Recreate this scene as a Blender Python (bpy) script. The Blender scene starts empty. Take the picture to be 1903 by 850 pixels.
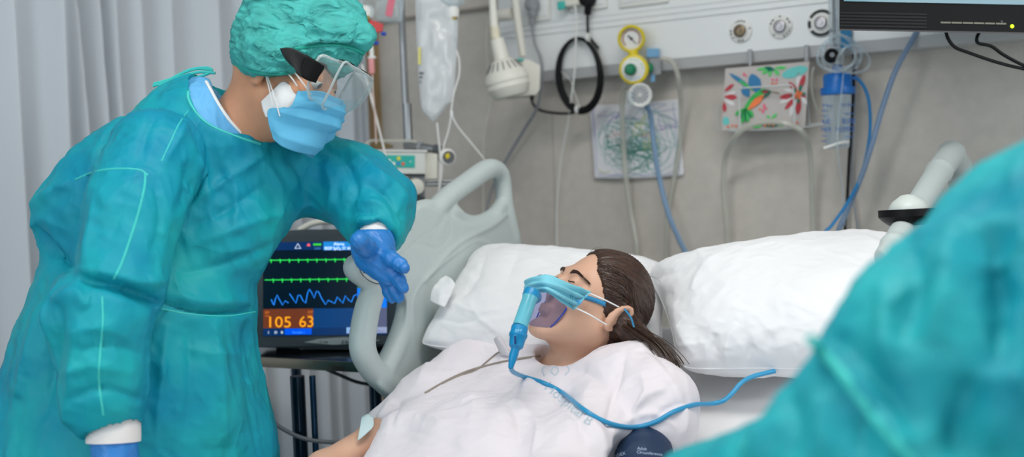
import bpy, bmesh, math, random
import numpy as np
from mathutils import Vector, Matrix
from mathutils.bvhtree import BVHTree

# ------------------------------------------------------------------ camera
F, CX, CY = 2000.0, 951.5, 425.0
PITCH, ROLL, YAW = math.radians(2.66), math.radians(2.2), math.radians(30)
CAM = np.array((0.0, 0.0, 1.30))
_f = np.array((0, math.cos(PITCH), -math.sin(PITCH)))
_r0 = np.array((1.0, 0, 0)); _u0 = np.array((0, math.sin(PITCH), math.cos(PITCH)))
RT = math.cos(ROLL)*_r0 - math.sin(ROLL)*_u0
UP = math.cos(ROLL)*_u0 + math.sin(ROLL)*_r0
FW = _f
scene = bpy.context.scene
cam_data = bpy.data.cameras.new('camera'); cam = bpy.data.objects.new('camera', cam_data)
scene.collection.objects.link(cam); scene.camera = cam
cam.matrix_world = Matrix(((RT[0], UP[0], -FW[0], CAM[0]), (RT[1], UP[1], -FW[1], CAM[1]), (RT[2], UP[2], -FW[2], CAM[2]), (0, 0, 0, 1)))
cam_data.sensor_width = 36.0; cam_data.lens = F/1903*36.0
cam_data.clip_start = 0.05
cam_data.dof.use_dof = True; cam_data.dof.focus_distance = 2.0; cam_data.dof.aperture_fstop = 2.05

# ------------------------------------------------------------------ light and exposure
scene.view_settings.view_transform = 'Standard'; scene.view_settings.look = 'None'
scene.view_settings.exposure = 0.0; scene.view_settings.gamma = 1.0
scene.view_settings.use_curve_mapping = False
world = bpy.data.worlds.new('world'); scene.world = world; world.use_nodes = True
wb = world.node_tree.nodes['Background']; wb.inputs[0].default_value = (0.86, 0.93, 1.0, 1); wb.inputs[1].default_value = 0.46

def area(name, loc, target, sx, sy, power, col):
    l = bpy.data.lights.new(name, 'AREA'); l.shape = 'RECTANGLE'; l.size = sx; l.size_y = sy; l.energy = power; l.color = col
    o = bpy.data.objects.new(name, l); scene.collection.objects.link(o); o.location = loc
    d = Vector(target)-Vector(loc); o.rotation_euler = d.to_track_quat('-Z', 'Y').to_euler(); return o
area('ceiling_lamp_light', (0.25, 1.35, 2.66), (0.25, 1.45, 0), 1.2, 0.6, 34, (1.0, 0.97, 0.93))
area('ceiling_lamp_light_far', (-0.9, 0.3, 2.66), (-0.9, 0.35, 0), 1.2, 0.6, 18, (1.0, 0.97, 0.93))
area('window_daylight', (3.0, -1.2, 1.9), (0.0, 2.2, 1.0), 2.2, 1.6, 46, (0.95, 0.98, 1.0))
area('window_daylight_left', (-2.6, -1.4, 2.0), (-0.2, 2.4, 1.1), 2.0, 1.6, 36, (0.86, 0.94, 1.0))

# ------------------------------------------------------------------ coordinate helpers
def nrm(v): v = np.asarray(v, float); return v/np.linalg.norm(v)
def C(px, py, d): return np.array(((px-CX)/F*d, (py-CY)/F*d, d))
def c2w(V):
    V = np.asarray(V, float); return CAM + V[..., 0:1]*RT - V[..., 1:2]*UP + V[..., 2:3]*FW
def w2c(V):
    V = np.asarray(V, float)-CAM
    return np.stack([V@RT, -(V@UP), V@FW], -1)
def PX(px, py, d): return c2w(C(px, py, d))
def pix(V):                       # camera space -> pixels
    return np.stack([CX+F*V[..., 0]/V[..., 2], CY+F*V[..., 1]/V[..., 2]], -1)
def ray(px, py): return PX(px, py, 1.0)-CAM
WX = np.array((math.cos(YAW), -math.sin(YAW), 0)); WN = np.array((-math.sin(YAW), -math.cos(YAW), 0)); WZ = np.array((0, 0, 1.0))
W0 = PX(1180, 260, 3.10); W0[2] = 0
def wuv(px, py, w=0.0):
    r = ray(px, py); t = ((W0+WN*w-CAM)@WN)/(r@WN); p = CAM+r*t-W0
    return p@WX, p[2]
def WL(u, v, w=0.0): return W0+WX*u+WZ*v+WN*w
def WP(px, py, w=0.0): u, v = wuv(px, py, w); return WL(u, v, w)
def HP(px, py, h): r = ray(px, py); return CAM+r*((h-CAM[2])/r[2])
B0 = PX(940, 310, 2.65); B0[2] = 0
BS = WN; BR = WX
def BL(s, r, z): return B0+BS*s+BR*r+WZ*z

# ------------------------------------------------------------------ noise
def _h(ix, iy, iz, s):
    n = (ix*374761393+iy*668265263+iz*2147483647+s*1274126177) & 0xffffffff
    n = ((n ^ (n >> 13))*1274126177) & 0xffffffff
    return ((n ^ (n >> 16)) & 0xffff)/32767.5-1.0
def noise(P, seed=0):
    P = np.asarray(P, float); i = np.floor(P).astype(np.int64); f = P-i; f = f*f*f*(f*(f*6-15)+10)
    out = 0
    for dx in (0, 1):
        wx = f[..., 0] if dx else 1-f[..., 0]
        for dy in (0, 1):
            wy = f[..., 1] if dy else 1-f[..., 1]
            for dz in (0, 1):
                wz = f[..., 2] if dz else 1-f[..., 2]
                out = out+wx*wy*wz*_h(i[..., 0]+dx, i[..., 1]+dy, i[..., 2]+dz, seed)
    return out
def fbm(P, seed=0, o=3): return sum(noise(P*2.03**k, seed+k)*0.5**k for k in range(o))
def ridge(P, seed=0, o=2):
    return sum((1-np.abs(noise(P*2.1**k, seed+k*7))*2.2).clip(-1, 1)*0.5**k for k in range(o))
def aniso(V, d, along, across):   # coordinates stretched along d
    d = nrm(d); a = V@d; q = V-np.outer(a, d); return q/across+np.outer(a, d)/along

# ------------------------------------------------------------------ materials
def lin(c): return tuple(((x/255)/12.92 if x/255 <= 0.04045 else ((x/255+0.055)/1.055)**2.4) for x in c)
MATS = {}
def mat(name, col, rough=0.5, metal=0.0, bump=0, bscale=200, var=0, vscale=6, spec=0.5, emit=0, sub=0, alpha=1.0, col2=None, trans=0, sheen=0, bdist=0.001, coat=0, crease=0, cscale=5, cstretch=(1, 1, .55)):
    if name in MATS: return MATS[name]
    m = bpy.data.materials.new(name); m.use_nodes = True; MATS[name] = m
    nt = m.node_tree; n = nt.nodes; L = nt.links; b = n['Principled BSDF']
    c = (*lin(col), 1)
    b.inputs['Base Color'].default_value = c; b.inputs['Roughness'].default_value = rough; b.inputs['Metallic'].default_value = metal
    b.inputs['Specular IOR Level'].default_value = spec; b.inputs['Alpha'].default_value = alpha
    if coat: b.inputs['Coat Weight'].default_value = coat
    if sub: b.inputs['Subsurface Weight'].default_value = sub; b.inputs['Subsurface Scale'].default_value = 0.01; b.inputs['Subsurface Radius'].default_value = (1, 0.35, 0.2)
    if sheen: b.inputs['Sheen Weight'].default_value = sheen
    if emit: b.inputs['Emission Color'].default_value = c; b.inputs['Emission Strength'].default_value = emit
    tc = n.new('ShaderNodeTexCoord')
    if var or col2:
        t = n.new('ShaderNodeTexNoise'); t.inputs['Scale'].default_value = vscale; t.inputs['Detail'].default_value = 4
        L.new(tc.outputs['Object'], t.inputs['Vector'])
        r = n.new('ShaderNodeValToRGB'); r.color_ramp.elements[0].position = 0.35; r.color_ramp.elements[1].position = 0.65
        c2 = (*lin(col2), 1) if col2 else tuple(min(1, x*(1+var)) for x in c[:3])+(1,)
        c1 = c if col2 else tuple(x*(1-var) for x in c[:3])+(1,)
        r.color_ramp.elements[0].color = c1; r.color_ramp.elements[1].color = c2
        L.new(t.outputs['Fac'], r.inputs['Fac']); L.new(r.outputs['Color'], b.inputs['Base Color'])
    if bump:
        t = n.new('ShaderNodeTexNoise'); t.inputs['Scale'].default_value = bscale; t.inputs['Detail'].default_value = 3
        L.new(tc.outputs['Object'], t.inputs['Vector'])
        bp = n.new('ShaderNodeBump'); bp.inputs['Strength'].default_value = bump; bp.inputs['Distance'].default_value = bdist
        L.new(t.outputs['Fac'], bp.inputs['Height']); L.new(bp.outputs['Normal'], b.inputs['Normal'])
    if crease:      # soft crumple of thin cloth: two sets of ridged creases
        prev = b.inputs['Normal'].links[0].from_node if b.inputs['Normal'].links else None
        for q, (sc, am, rot) in enumerate(((cscale, 1.0, 0.5), (cscale*2.3, .45, -0.7))):
            mp = n.new('ShaderNodeMapping'); mp.inputs['Scale'].default_value = cstretch; mp.inputs['Rotation'].default_value = (rot*.4, rot, rot)
            t = n.new('ShaderNodeTexNoise'); t.noise_type = 'RIDGED_MULTIFRACTAL'; t.inputs['Scale'].default_value = sc; t.inputs['Detail'].default_value = 2.0
            t.inputs['Roughness'].default_value = .45; t.inputs['Distortion'].default_value = .5; t.inputs['Offset'].default_value = .9; t.inputs['Gain'].default_value = 1.5
            L.new(tc.outputs['Object'], mp.inputs[0]); L.new(mp.outputs[0], t.inputs['Vector'])
            bp = n.new('ShaderNodeBump'); bp.inputs['Strength'].default_value = min(1, crease); bp.inputs['Distance'].default_value = .008*am*max(1, crease)
            L.new(t.outputs['Fac'], bp.inputs['Height'])
            if prev: L.new(prev.outputs['Normal'], bp.inputs['Normal'])
            L.new(bp.outputs['Normal'], b.inputs['Normal']); prev = bp
    if trans:
        tr = n.new('ShaderNodeBsdfTranslucent'); tr.inputs[0].default_value = c
        mx = n.new('ShaderNodeMixShader'); mx.inputs[0].default_value = trans
        L.new(b.outputs[0], mx.inputs[1]); L.new(tr.outputs[0], mx.inputs[2]); L.new(mx.outputs[0], n['Material Output'].inputs[0])
    return m
def clear(name, col, op=0.25, rough=0.08, edge=0.5):
    """clear plastic: a tinted see-through film, denser and glossier at grazing angles"""
    if name in MATS: return MATS[name]
    m = bpy.data.materials.new(name); m.use_nodes = True; MATS[name] = m
    nt = m.node_tree; n = nt.nodes; L = nt.links; b = n['Principled BSDF']; c = (*lin(col), 1)
    b.inputs['Base Color'].default_value = c; b.inputs['Roughness'].default_value = rough; b.inputs['Specular IOR Level'].default_value = 0.8
    t = n.new('ShaderNodeBsdfTransparent'); t.inputs[0].default_value = tuple(0.6*1+0.4*x for x in c[:3])+(1,)
    lw = n.new('ShaderNodeLayerWeight'); lw.inputs[0].default_value = 0.35
    mp = n.new('ShaderNodeMapRange'); mp.inputs[3].default_value = op; mp.inputs[4].default_value = min(1, op+edge)
    mx = n.new('ShaderNodeMixShader'); L.new(lw.outputs['Facing'], mp.inputs[0]); L.new(mp.outputs[0], mx.inputs[0])
    L.new(t.outputs[0], mx.inputs[1]); L.new(b.outputs[0], mx.inputs[2]); L.new(mx.outputs[0], n['Material Output'].inputs[0])
    return m

# ------------------------------------------------------------------ object helpers
def worg(o):
    v = Vector((0, 0, 0))
    while o: v += o.location; o = o.parent
    return np.array(v)
def link(name, V, faces, m, parent=None, smooth=True, origin=None):
    V = np.asarray(V, float).reshape(-1, 3)
    me = bpy.data.meshes.new(name)
    if origin is None:
        origin = worg(parent) if parent else np.array(((V[:, 0].min()+V[:, 0].max())/2, (V[:, 1].min()+V[:, 1].max())/2, V[:, 2].min()))
    L = V-origin
    if isinstance(faces, np.ndarray):
        k = faces.shape[1]
        me.vertices.add(len(L)); me.vertices.foreach_set('co', L.ravel())
        me.loops.add(faces.size); me.loops.foreach_set('vertex_index', faces.ravel().astype(np.int32))
        me.polygons.add(len(faces)); me.polygons.foreach_set('loop_start', np.arange(0, faces.size, k, dtype=np.int32))
        me.update(calc_edges=True); me.validate()
    else:
        me.from_pydata([tuple(x) for x in L], [], faces); me.update()
    if smooth: me.polygons.foreach_set('use_smooth', [True]*len(me.polygons))
    ms = m if isinstance(m, (list, tuple)) else [m]
    for x in ms: me.materials.append(x)
    o = bpy.data.objects.new(name, me); scene.collection.objects.link(o)
    if parent: o.parent = parent; o.location = tuple(origin-worg(parent))
    else: o.location = tuple(origin)
    return o
def tag(o, label=None, cat=None, group=None, kind=None):
    if label: o['label'] = label
    if cat: o['category'] = cat
    if group: o['group'] = group
    if kind: o['kind'] = kind
    return o
def thing(name, label, cat, loc, group=None):
    o = bpy.data.objects.new(name, None); scene.collection.objects.link(o); o.location = tuple(loc); o.empty_display_size = 0.05
    return tag(o, label, cat, group)

class MB:
    def __init__(s): s.V = []; s.F = []
    def add(s, V, Fc):
        b = len(s.V); s.V += [tuple(v) for v in V]; s.F += [tuple(i+b for i in f) for f in Fc]; return s
    def hexa(s, P):   # 8 corners: bottom loop 0-3, top loop 4-7
        return s.add(P, [(3, 2, 1, 0), (4, 5, 6, 7), (0, 1, 5, 4), (1, 2, 6, 5), (2, 3, 7, 6), (3, 0, 4, 7)])
    def boxf(s, fn, a0, a1, b0, b1, c0, c1, bev=0):
        """box in a frame given by fn(a,b,c) -> world, chamfered when bev > 0"""
        bm = bmesh.new(); bmesh.ops.create_cube(bm, size=1)
        for v in bm.verts: v.co = Vector((a0+(v.co.x+.5)*(a1-a0), b0+(v.co.y+.5)*(b1-b0), c0+(v.co.z+.5)*(c1-c0)))
        if bev: bmesh.ops.bevel(bm, geom=bm.edges[:], offset=bev, segments=3, affect='EDGES', profile=0.5)
        bm.verts.index_update(); s.add([fn(*v.co) for v in bm.verts], [tuple(v.index for v in f.verts) for f in bm.faces]); bm.free(); return s
    def tube(s, P, r, n=10, close=False, cap=True):
        P = np.asarray(P, float); m = len(P); rr = np.full(m, r, float) if np.isscalar(r) else np.asarray(r, float)
        T = np.gradient(P, axis=0)
        if close: T = (np.roll(P, -1, 0)-np.roll(P, 1, 0))
        T /= np.linalg.norm(T, axis=1)[:, None]+1e-12
        u = np.cross(T[0], (0.3, 0.2, 0.93)); u /= np.linalg.norm(u); V = []
        for i in range(m):
            u = u-T[i]*(u@T[i]); u /= np.linalg.norm(u); w = np.cross(T[i], u)
            for k in range(n): a = 2*math.pi*k/n; V.append(P[i]+rr[i]*(math.cos(a)*u+math.sin(a)*w))
        Fc = []
        for i in range(m if close else m-1):
            j = (i+1) % m
            for k in range(n): k2 = (k+1) % n; Fc.append((i*n+k, i*n+k2, j*n+k2, j*n+k))
        if cap and not close: Fc += [tuple(range(n-1, -1, -1)), tuple((m-1)*n+k for k in range(n))]
        return s.add(V, Fc)
    def lathe(s, o, ax, prof, n=32, ref=(0.1, 0.2, 0.97)):   # prof: (radius, along axis)
        ax = nrm(ax); u = np.cross(ax, ref)
        if np.linalg.norm(u) < 0.1: u = np.cross(ax, (1, 0, 0))
        u = nrm(u); w = np.cross(ax, u); V = []; Fc = []; m = len(prof)
        for (r, h) in prof:
            for k in range(n): a = 2*math.pi*k/n; V.append(np.asarray(o)+ax*h+max(r, 1e-5)*(math.cos(a)*u+math.sin(a)*w))
        for i in range(m-1):
            for k in range(n): k2 = (k+1) % n; Fc.append((i*n+k, i*n+k2, (i+1)*n+k2, (i+1)*n+k))
        Fc += [tuple(range(n-1, -1, -1)), tuple((m-1)*n+k for k in range(n))]
        return s.add(V, Fc)
    def prism(s, loop, ext):           # flat outline + extrusion vector
        n = len(loop); ext = np.asarray(ext)
        return s.add([np.asarray(p) for p in loop]+[np.asarray(p)+ext for p in loop],
                     [tuple(range(n-1, -1, -1)), tuple(range(n, 2*n))]+[(k, (k+1) % n, n+(k+1) % n, n+k) for k in range(n)])
    def link(s, name, m, parent=None, smooth=True, fix=True, sharp=40):
        o = link(name, s.V, s.F, m, parent, smooth)
        if fix:
            bm = bmesh.new(); bm.from_mesh(o.data); bmesh.ops.recalc_face_normals(bm, faces=bm.faces[:])
            if smooth:
                for e in bm.edges:
                    if len(e.link_faces) == 2 and e.calc_face_angle(0) > math.radians(sharp): e.smooth = False
            bm.to_mesh(o.data); bm.free()
        return o
def spline(P, n=12, close=False):
    P = np.asarray(P, float); m = len(P); out = []
    if close: Q = np.concatenate([P[-1:], P, P[:2]])
    else: Q = np.concatenate([2*P[:1]-P[1:2], P, 2*P[-1:]-P[-2:-1]])
    for i in range(1, len(Q)-2):
        t = np.linspace(0, 1, n, endpoint=False)[:, None]; a, b, c, d = Q[i-1:i+3]
        out.append(0.5*(2*b+(c-a)*t+(2*a-5*b+4*c-d)*t*t+(3*b-a-3*c+d)*t**3))
    r = np.concatenate(out)
    return r if close else np.concatenate([r, P[-1:]])
def pxs(L, n=10, close=False): return spline([PX(*p) for p in L], n, close)
def patch(ctrl, nu, nv, disp=None):    # ctrl rows x cols of camera-space points -> dense grid
    ctrl = np.asarray(ctrl, float); R, K, _ = ctrl.shape
    def rs(A, n):
        S = spline(A, 16); t = np.linspace(0, len(S)-1, n); i = np.clip(t.astype(int), 0, len(S)-2); f = (t-i)[:, None]
        return S[i]*(1-f)+S[i+1]*f
    A = np.stack([rs(ctrl[i], nu) for i in range(R)]); B = np.stack([rs(A[:, j], nv) for j in range(nu)], 1)
    if disp is not None:
        du = np.gradient(B, axis=1); dv = np.gradient(B, axis=0); N = np.cross(du, dv); N /= np.linalg.norm(N, axis=2)[..., None]+1e-12
        N *= -np.sign(N[..., 2:3]+1e-9)
        uu, vv = np.meshgrid(np.linspace(0, 1, nu), np.linspace(0, 1, nv)); B = B+N*disp(uu, vv, B)[..., None]
    idx = np.arange(nv*nu).reshape(nv, nu)
    Fc = np.stack([idx[:-1, :-1], idx[:-1, 1:], idx[1:, 1:], idx[1:, :-1]], -1).reshape(-1, 4)
    return B.reshape(-1, 3), Fc
def solid(o, t, off=0):
    m = o.modifiers.new('thick', 'SOLIDIFY'); m.thickness = t; m.offset = off; return o

# ------------------------------------------------------------------ implicit surfaces (camera space, metres)
class Field:
    def __init__(s, lo, hi, h):
        s.lo = np.asarray(lo, float); s.h = h; s.n = np.ceil((np.asarray(hi)-s.lo)/h).astype(int)+1
        s.D = np.full(s.n, 0.3, np.float32); s.ax = [s.lo[i]+h*np.arange(s.n[i]) for i in range(3)]
    def box(s, lo, hi):
        a = np.clip(np.floor((lo-s.lo)/s.h).astype(int), 0, s.n); b = np.clip(np.ceil((hi-s.lo)/s.h).astype(int)+1, 0, s.n)
        if (b <= a).any(): return None, None
        sl = tuple(slice(a[i], b[i]) for i in range(3))
        return sl, (s.ax[0][sl[0]][:, None, None], s.ax[1][sl[1]][None, :, None], s.ax[2][sl[2]][None, None, :])
    def comb(s, sl, d, k, cut):
        A = s.D[sl]; d = d.astype(np.float32)
        if cut: A = -A
        if k > 0:
            h = np.maximum(k-np.abs(A-d), 0)/k; R = np.minimum(A, d)-h*h*k*0.25
        else: R = np.minimum(A, d)
        s.D[sl] = -R if cut else R
    def cone(s, a, b, ra, rb, k=0.02, zs=1.0, cut=False):
        a = np.asarray(a, float); b = np.asarray(b, float); m = max(ra, rb)*max(1, 1/zs)+k+4*s.h+0.02
        sl, P = s.box(np.minimum(a, b)-m, np.maximum(a, b)+m)
        if sl is None: return s
        ab = (b-a)*np.array((1, 1, zs)); q = (P[0]-a[0], P[1]-a[1], (P[2]-a[2])*zs)
        t = np.clip((q[0]*ab[0]+q[1]*ab[1]+q[2]*ab[2])/max(ab@ab, 1e-12), 0, 1)
        d = np.sqrt((q[0]-ab[0]*t)**2+(q[1]-ab[1]*t)**2+(q[2]-ab[2]*t)**2)-(ra+(rb-ra)*t)
        s.comb(sl, d, k, cut); return s
    def ell(s, c, rad, R=None, k=0.02, cut=False):
        c = np.asarray(c, float); rad = np.asarray(rad, float); R = np.eye(3) if R is None else R; m = rad.max()+k+4*s.h+0.01
        sl, P = s.box(c-m, c+m)
        if sl is None: return s
        q = [P[i]-c[i] for i in range(3)]; l = [q[0]*R[0, j]+q[1]*R[1, j]+q[2]*R[2, j] for j in range(3)]
        k0 = np.sqrt(sum((l[j]/rad[j])**2 for j in range(3))); k1 = np.sqrt(sum((l[j]/rad[j]**2)**2 for j in range(3)))+1e-6
        s.comb(sl, k0*(k0-1)/k1, k, cut); return s
    def chain(s, pts, k=0.02, zs=1.0, cut=False):   # (px, py, depth, radius in px)
        for p, q in zip(pts[:-1], pts[1:]):
            s.cone(C(*p[:3]), C(*q[:3]), p[3]*p[2]/F, q[3]*q[2]/F, k, zs, cut)
        return s
    def mesh(s, smooth=0):
        D = s.D; D[0] = D[-1] = 0.1; D[:, 0] = D[:, -1] = 0.1; D[:, :, 0] = D[:, :, -1] = 0.1
        I = D < 0; n = np.array(D.shape)-1
        cor = [(i, j, k) for i in (0, 1) for j in (0, 1) for k in (0, 1)]
        sl = lambda c: tuple(slice(c[i], n[i]+c[i]) for i in range(3))
        cnt = np.zeros(n, np.int8)
        for c in cor: cnt += I[sl(c)]
        M = (cnt > 0) & (cnt < 8); ijk = np.argwhere(M); idx = np.full(n, -1, np.int64); idx[M] = np.arange(len(ijk))
        val = {c: D[ijk[:, 0]+c[0], ijk[:, 1]+c[1], ijk[:, 2]+c[2]] for c in cor}
        acc = np.zeros((len(ijk), 3)); w = np.zeros(len(ijk))
        for c in cor:
            for ax in range(3):
                if c[ax]: continue
                e = list(c); e[ax] = 1; e = tuple(e); a, b = val[c], val[e]; m = (a < 0) != (b < 0)
                t = np.where(m, a/np.where(m, a-b, 1), 0); p = np.array(c, float)[None]+0*acc; p[:, ax] += t
                acc += p*m[:, None]; w += m
        V = s.lo+s.h*(ijk+acc/w[:, None]); FS = []
        for ax in range(3):
            o = [i for i in range(3) if i != ax]
            s0 = [slice(None)]*3; s1 = [slice(None)]*3; s0[ax] = slice(0, -1); s1[ax] = slice(1, None)
            A, B = I[tuple(s0)], I[tuple(s1)]; E = np.argwhere(A != B)
            ok = (E[:, o[0]] > 0) & (E[:, o[1]] > 0) & (E[:, o[0]] < n[o[0]]) & (E[:, o[1]] < n[o[1]]); E = E[ok]
            q = []
            for (p, r) in ((1, 1), (0, 1), (0, 0), (1, 0)):
                c = E.copy(); c[:, o[0]] -= p; c[:, o[1]] -= r; q.append(idx[c[:, 0], c[:, 1], c[:, 2]])
            Q = np.stack(q, -1); flip = A[E[:, 0], E[:, 1], E[:, 2]]
            if ax == 1: flip = ~flip
            Q[~flip] = Q[~flip][:, ::-1]; FS.append(Q)
        Fc = np.concatenate(FS)
        if smooth: V = relax(V, Fc, smooth)
        return V, Fc
def relax(V, Fc, it=1):
    e = np.concatenate([Fc[:, [i, (i+1) % 4]] for i in range(4)]); e = np.concatenate([e, e[:, ::-1]])
    n = len(V); deg = np.bincount(e[:, 0], minlength=n)
    for _ in range(it):
        S = np.stack([np.bincount(e[:, 0], weights=V[e[:, 1], k], minlength=n) for k in range(3)], -1)
        V = 0.5*V+0.5*S/np.maximum(deg, 1)[:, None]
    return V
def normals(V, Fc):
    N = np.cross(V[Fc[:, 2]]-V[Fc[:, 0]], V[Fc[:, 3]]-V[Fc[:, 1]]); O = np.zeros_like(V)
    for i in range(4):
        for k in range(3): O[:, k] += np.bincount(Fc[:, i], weights=N[:, k], minlength=len(V))
    O /= np.linalg.norm(O, axis=1)[:, None]+1e-12
    return O
def outward(V, Fc):
    N = np.cross(V[Fc[:, 2]]-V[Fc[:, 0]], V[Fc[:, 3]]-V[Fc[:, 1]])
    return Fc if (N*(V[Fc[:, 0]]-V.mean(0))).sum() > 0 else Fc[:, ::-1]
def strokes(V, N, S, taper=True):
    """sewn seams, creases and folds: S = [(points in px, width px, height m), ...] on the side turned to the viewer"""
    P = pix(V); out = np.zeros(len(V)); face = np.clip(-N[:, 2]*2.5+0.4, 0, 1)
    for pts, wd, amp in S:
        Q = spline([(x, y, 0) for x, y in pts], 8)[:, :2]; best = np.full(len(V), 1e9); tt = np.zeros(len(V))
        lo, hi = Q.min(0)-wd*3, Q.max(0)+wd*3; m = np.where(((P > lo) & (P < hi)).all(1))[0]
        if not len(m): continue
        p = P[m]; bb = best[m]; t_ = tt[m]
        for i in range(len(Q)-1):
            a, b = Q[i], Q[i+1]; ab = b-a; t = np.clip(((p-a)@ab)/max(ab@ab, 1e-9), 0, 1)
            d = np.linalg.norm(p-(a+t[:, None]*ab), axis=1); u = d < bb; bb = np.where(u, d, bb); t_ = np.where(u, (i+t)/(len(Q)-1), t_)
        env = np.sin(np.pi*np.clip(t_, 0, 1))**0.5 if taper else 1.0
        out[m] += amp*np.exp(-((bb*bb+1.2)**.5/wd)**1.35)*env
    return out*face
def text(body, size, o, xd, yd, m, parent, name='lettering', depth=0.0003, align='LEFT', fit=None):
    cu = bpy.data.curves.new('t', 'FONT'); cu.body = body; cu.size = size; cu.align_x = align; cu.extrude = depth; cu.resolution_u = 3
    ob = bpy.data.objects.new('t', cu); scene.collection.objects.link(ob)
    me = ob.evaluated_get(bpy.context.evaluated_depsgraph_get()).to_mesh()
    V = [tuple(v.co) for v in me.vertices]; Fc = [tuple(p.vertices) for p in me.polygons]
    bpy.data.objects.remove(ob); xd = nrm(xd); yd = nrm(yd); zd = np.cross(xd, yd); o = np.asarray(o)
    if not V: return None
    sx = 1.0
    if fit:
        w = max(v[0] for v in V)-min(v[0] for v in V); sx = fit/w
    W = [o+xd*v[0]*sx+yd*v[1]+zd*v[2] for v in V]
    if fit is None or True:
        return link(name, W, Fc, m, parent, smooth=False)

# ================================================================== setting
M_wall = mat('wall_vinyl', (204, 197, 188), 0.75, bump=0.25, bscale=260, var=0.035, vscale=30)
M_panel = mat('panel_enamel', (232, 234, 234), 0.35)
M_pan2 = mat('panel_lip', (204, 204, 204), 0.35)
M_white = mat('white_plastic', (228, 228, 224), 0.4)
M_cream = mat('cream_plastic', (222, 220, 208), 0.45)
M_grey = mat('grey_plastic', (150, 153, 158), 0.5)
M_dgrey = mat('dark_grey_plastic', (84, 90, 94), 0.45)
M_black = mat('black_plastic', (10, 10, 11), 0.5, spec=.2)
M_rub = mat('black_rubber', (10, 11, 13), 0.5, spec=.25)
M_steel = mat('brushed_steel', (165, 168, 170), 0.28, 0.95)
M_chrome = mat('chrome', (190, 195, 200), 0.15, 1.0)
M_clear = clear('clear_plastic', (225, 235, 240), 0.12, 0.1, 0.6)
M_tube = clear('clear_tube', (215, 215, 205), 0.45, 0.2, 0.45)
M_teal = mat('teal_label', (60, 180, 170), 0.45)

def room_box(name, u0, u1, v0, v1, w0, w1, m):
    return tag(MB().boxf(WL, u0, u1, v0, v1, w0, w1).link(name, m, smooth=False), kind='structure')
ul = wuv(708, 200)[0]
room_box('wall_head', ul, 2.6, 0, 2.7, -0.1, 0, M_wall)
room_box('floor', -3.6, 3.2, -0.06, 0, -0.1, 5.2, mat('vinyl_floor', (150, 158, 160), 0.35, var=0.08, vscale=60))
room_box('ceiling', -3.6, 3.2, 2.7, 2.76, -0.1, 5.2, mat('ceiling_paint', (235, 236, 236), 0.8))
room_box('wall_left', -3.6, ul-0.045, 0, 2.7, -0.1, -0.02, M_wall)
room_box('trim_1', ul-0.075, ul, 0, 2.7, -0.1, 0.012, mat('wood_strip', (168, 136, 92), 0.5, var=0.1, vscale=14))
room_box('baseboard_head', ul, 2.6, 0, 0.1, 0, 0.012, mat('baseboard_vinyl', (110, 118, 122), 0.5))
# vertical sheet joints of the wall lining
for i, px in enumerate((1035,1180,)):
    u = wuv(px, 460)[0]; room_box('trim_%d' % (i+2), u-0.0015, u+0.0015, 0.1, 1.5, 0, 0.0012, mat('joint_strip', (176, 170, 162), 0.6))
u0, v0 = wuv(862, 21); u1, v1 = wuv(915, 15)
room_box('trim_5', ul, u1, v0-0.004, v0+0.004, 0, 0.02, mat('cap_strip', (150, 142, 132), 0.5))
# ceiling light fittings
for i, (x, y) in enumerate(((0.25, 1.35), (-0.9, 0.3))):
    t = thing('ceiling_light', 'rectangular white ceiling light panel '+('above the bed' if i == 0 else 'nearest the bedside curtain'), 'ceiling light', (x, y, 2.66))
    MB().boxf(lambda a, b, c: (x+a, y+b, c), -0.64, 0.64, -0.34, 0.34, 2.665, 2.699, 0.006).link('frame', M_white, t)
    MB().boxf(lambda a, b, c: (x+a, y+b, c), -0.6, 0.6, -0.3, 0.3, 2.661, 2.667).link('diffuser', mat('diffuser', (255, 250, 240), 0.5, emit=1.2), t)

# ------------------------------------------------------------------ curtain
M_curt = mat('curtain_cloth', (226, 231, 236), 0.85, bump=0.15, bscale=900, trans=0.25)
def curtain(name, label, p0, p1, folds, seed, z0=0.25, z1=2.62):
    a, b = np.array(p0), np.array(p1); L = np.linalg.norm(b-a); d = (b-a)/L; nn = np.array((-d[1], d[0])); nu = int(L/0.004); nv = 40
    s = np.linspace(0, L, nu); z = np.linspace(z1, z0, nv); S, Z = np.meshgrid(s, z)
    g = np.zeros_like(S)
    for (c, w, amp, lean) in folds:
        x = (S-c*L-lean*(Z-1.3))/w; g += amp*np.where(x < 0, np.exp(-(x/1.0)**2), np.exp(-(x/0.13)**2))
    P3 = np.stack([S*6, Z*0.25, S*0+seed], -1); g += 0.018*noise(P3, seed)+0.009*noise(P3*np.array((3, 1.5, 1)), seed+3)
    V = np.stack([a[0]+d[0]*S+nn[0]*g, a[1]+d[1]*S+nn[1]*g, Z], -1).reshape(-1, 3)
    idx = np.arange(nv*nu).reshape(nv, nu); Fc = np.stack([idx[:-1, :-1], idx[1:, :-1], idx[1:, 1:], idx[:-1, 1:]], -1).reshape(-1, 4)
    t = thing(name, label, 'curtain', (a[0], a[1], z0)); o = solid(link('cloth', V, Fc, M_curt, t), 0.0012)
    MB().tube([(a[0], a[1], z1+0.03), (b[0], b[1], z1+0.03)], 0.012).link('rail', M_steel, t)
    return t
p0 = PX(-260, 300, 2.55); p1 = PX(688, 260, 3.5)
def cf(px):                        # fraction along the curtain line seen at pixel px
    r = ray(px, 300)[:2]; d = (p1-p0)[:2]; t = np.linalg.solve(np.array([[r[0], -d[0]], [r[1], -d[1]]]), p0[:2]-CAM[:2]); return t[1]
FL = []
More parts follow.
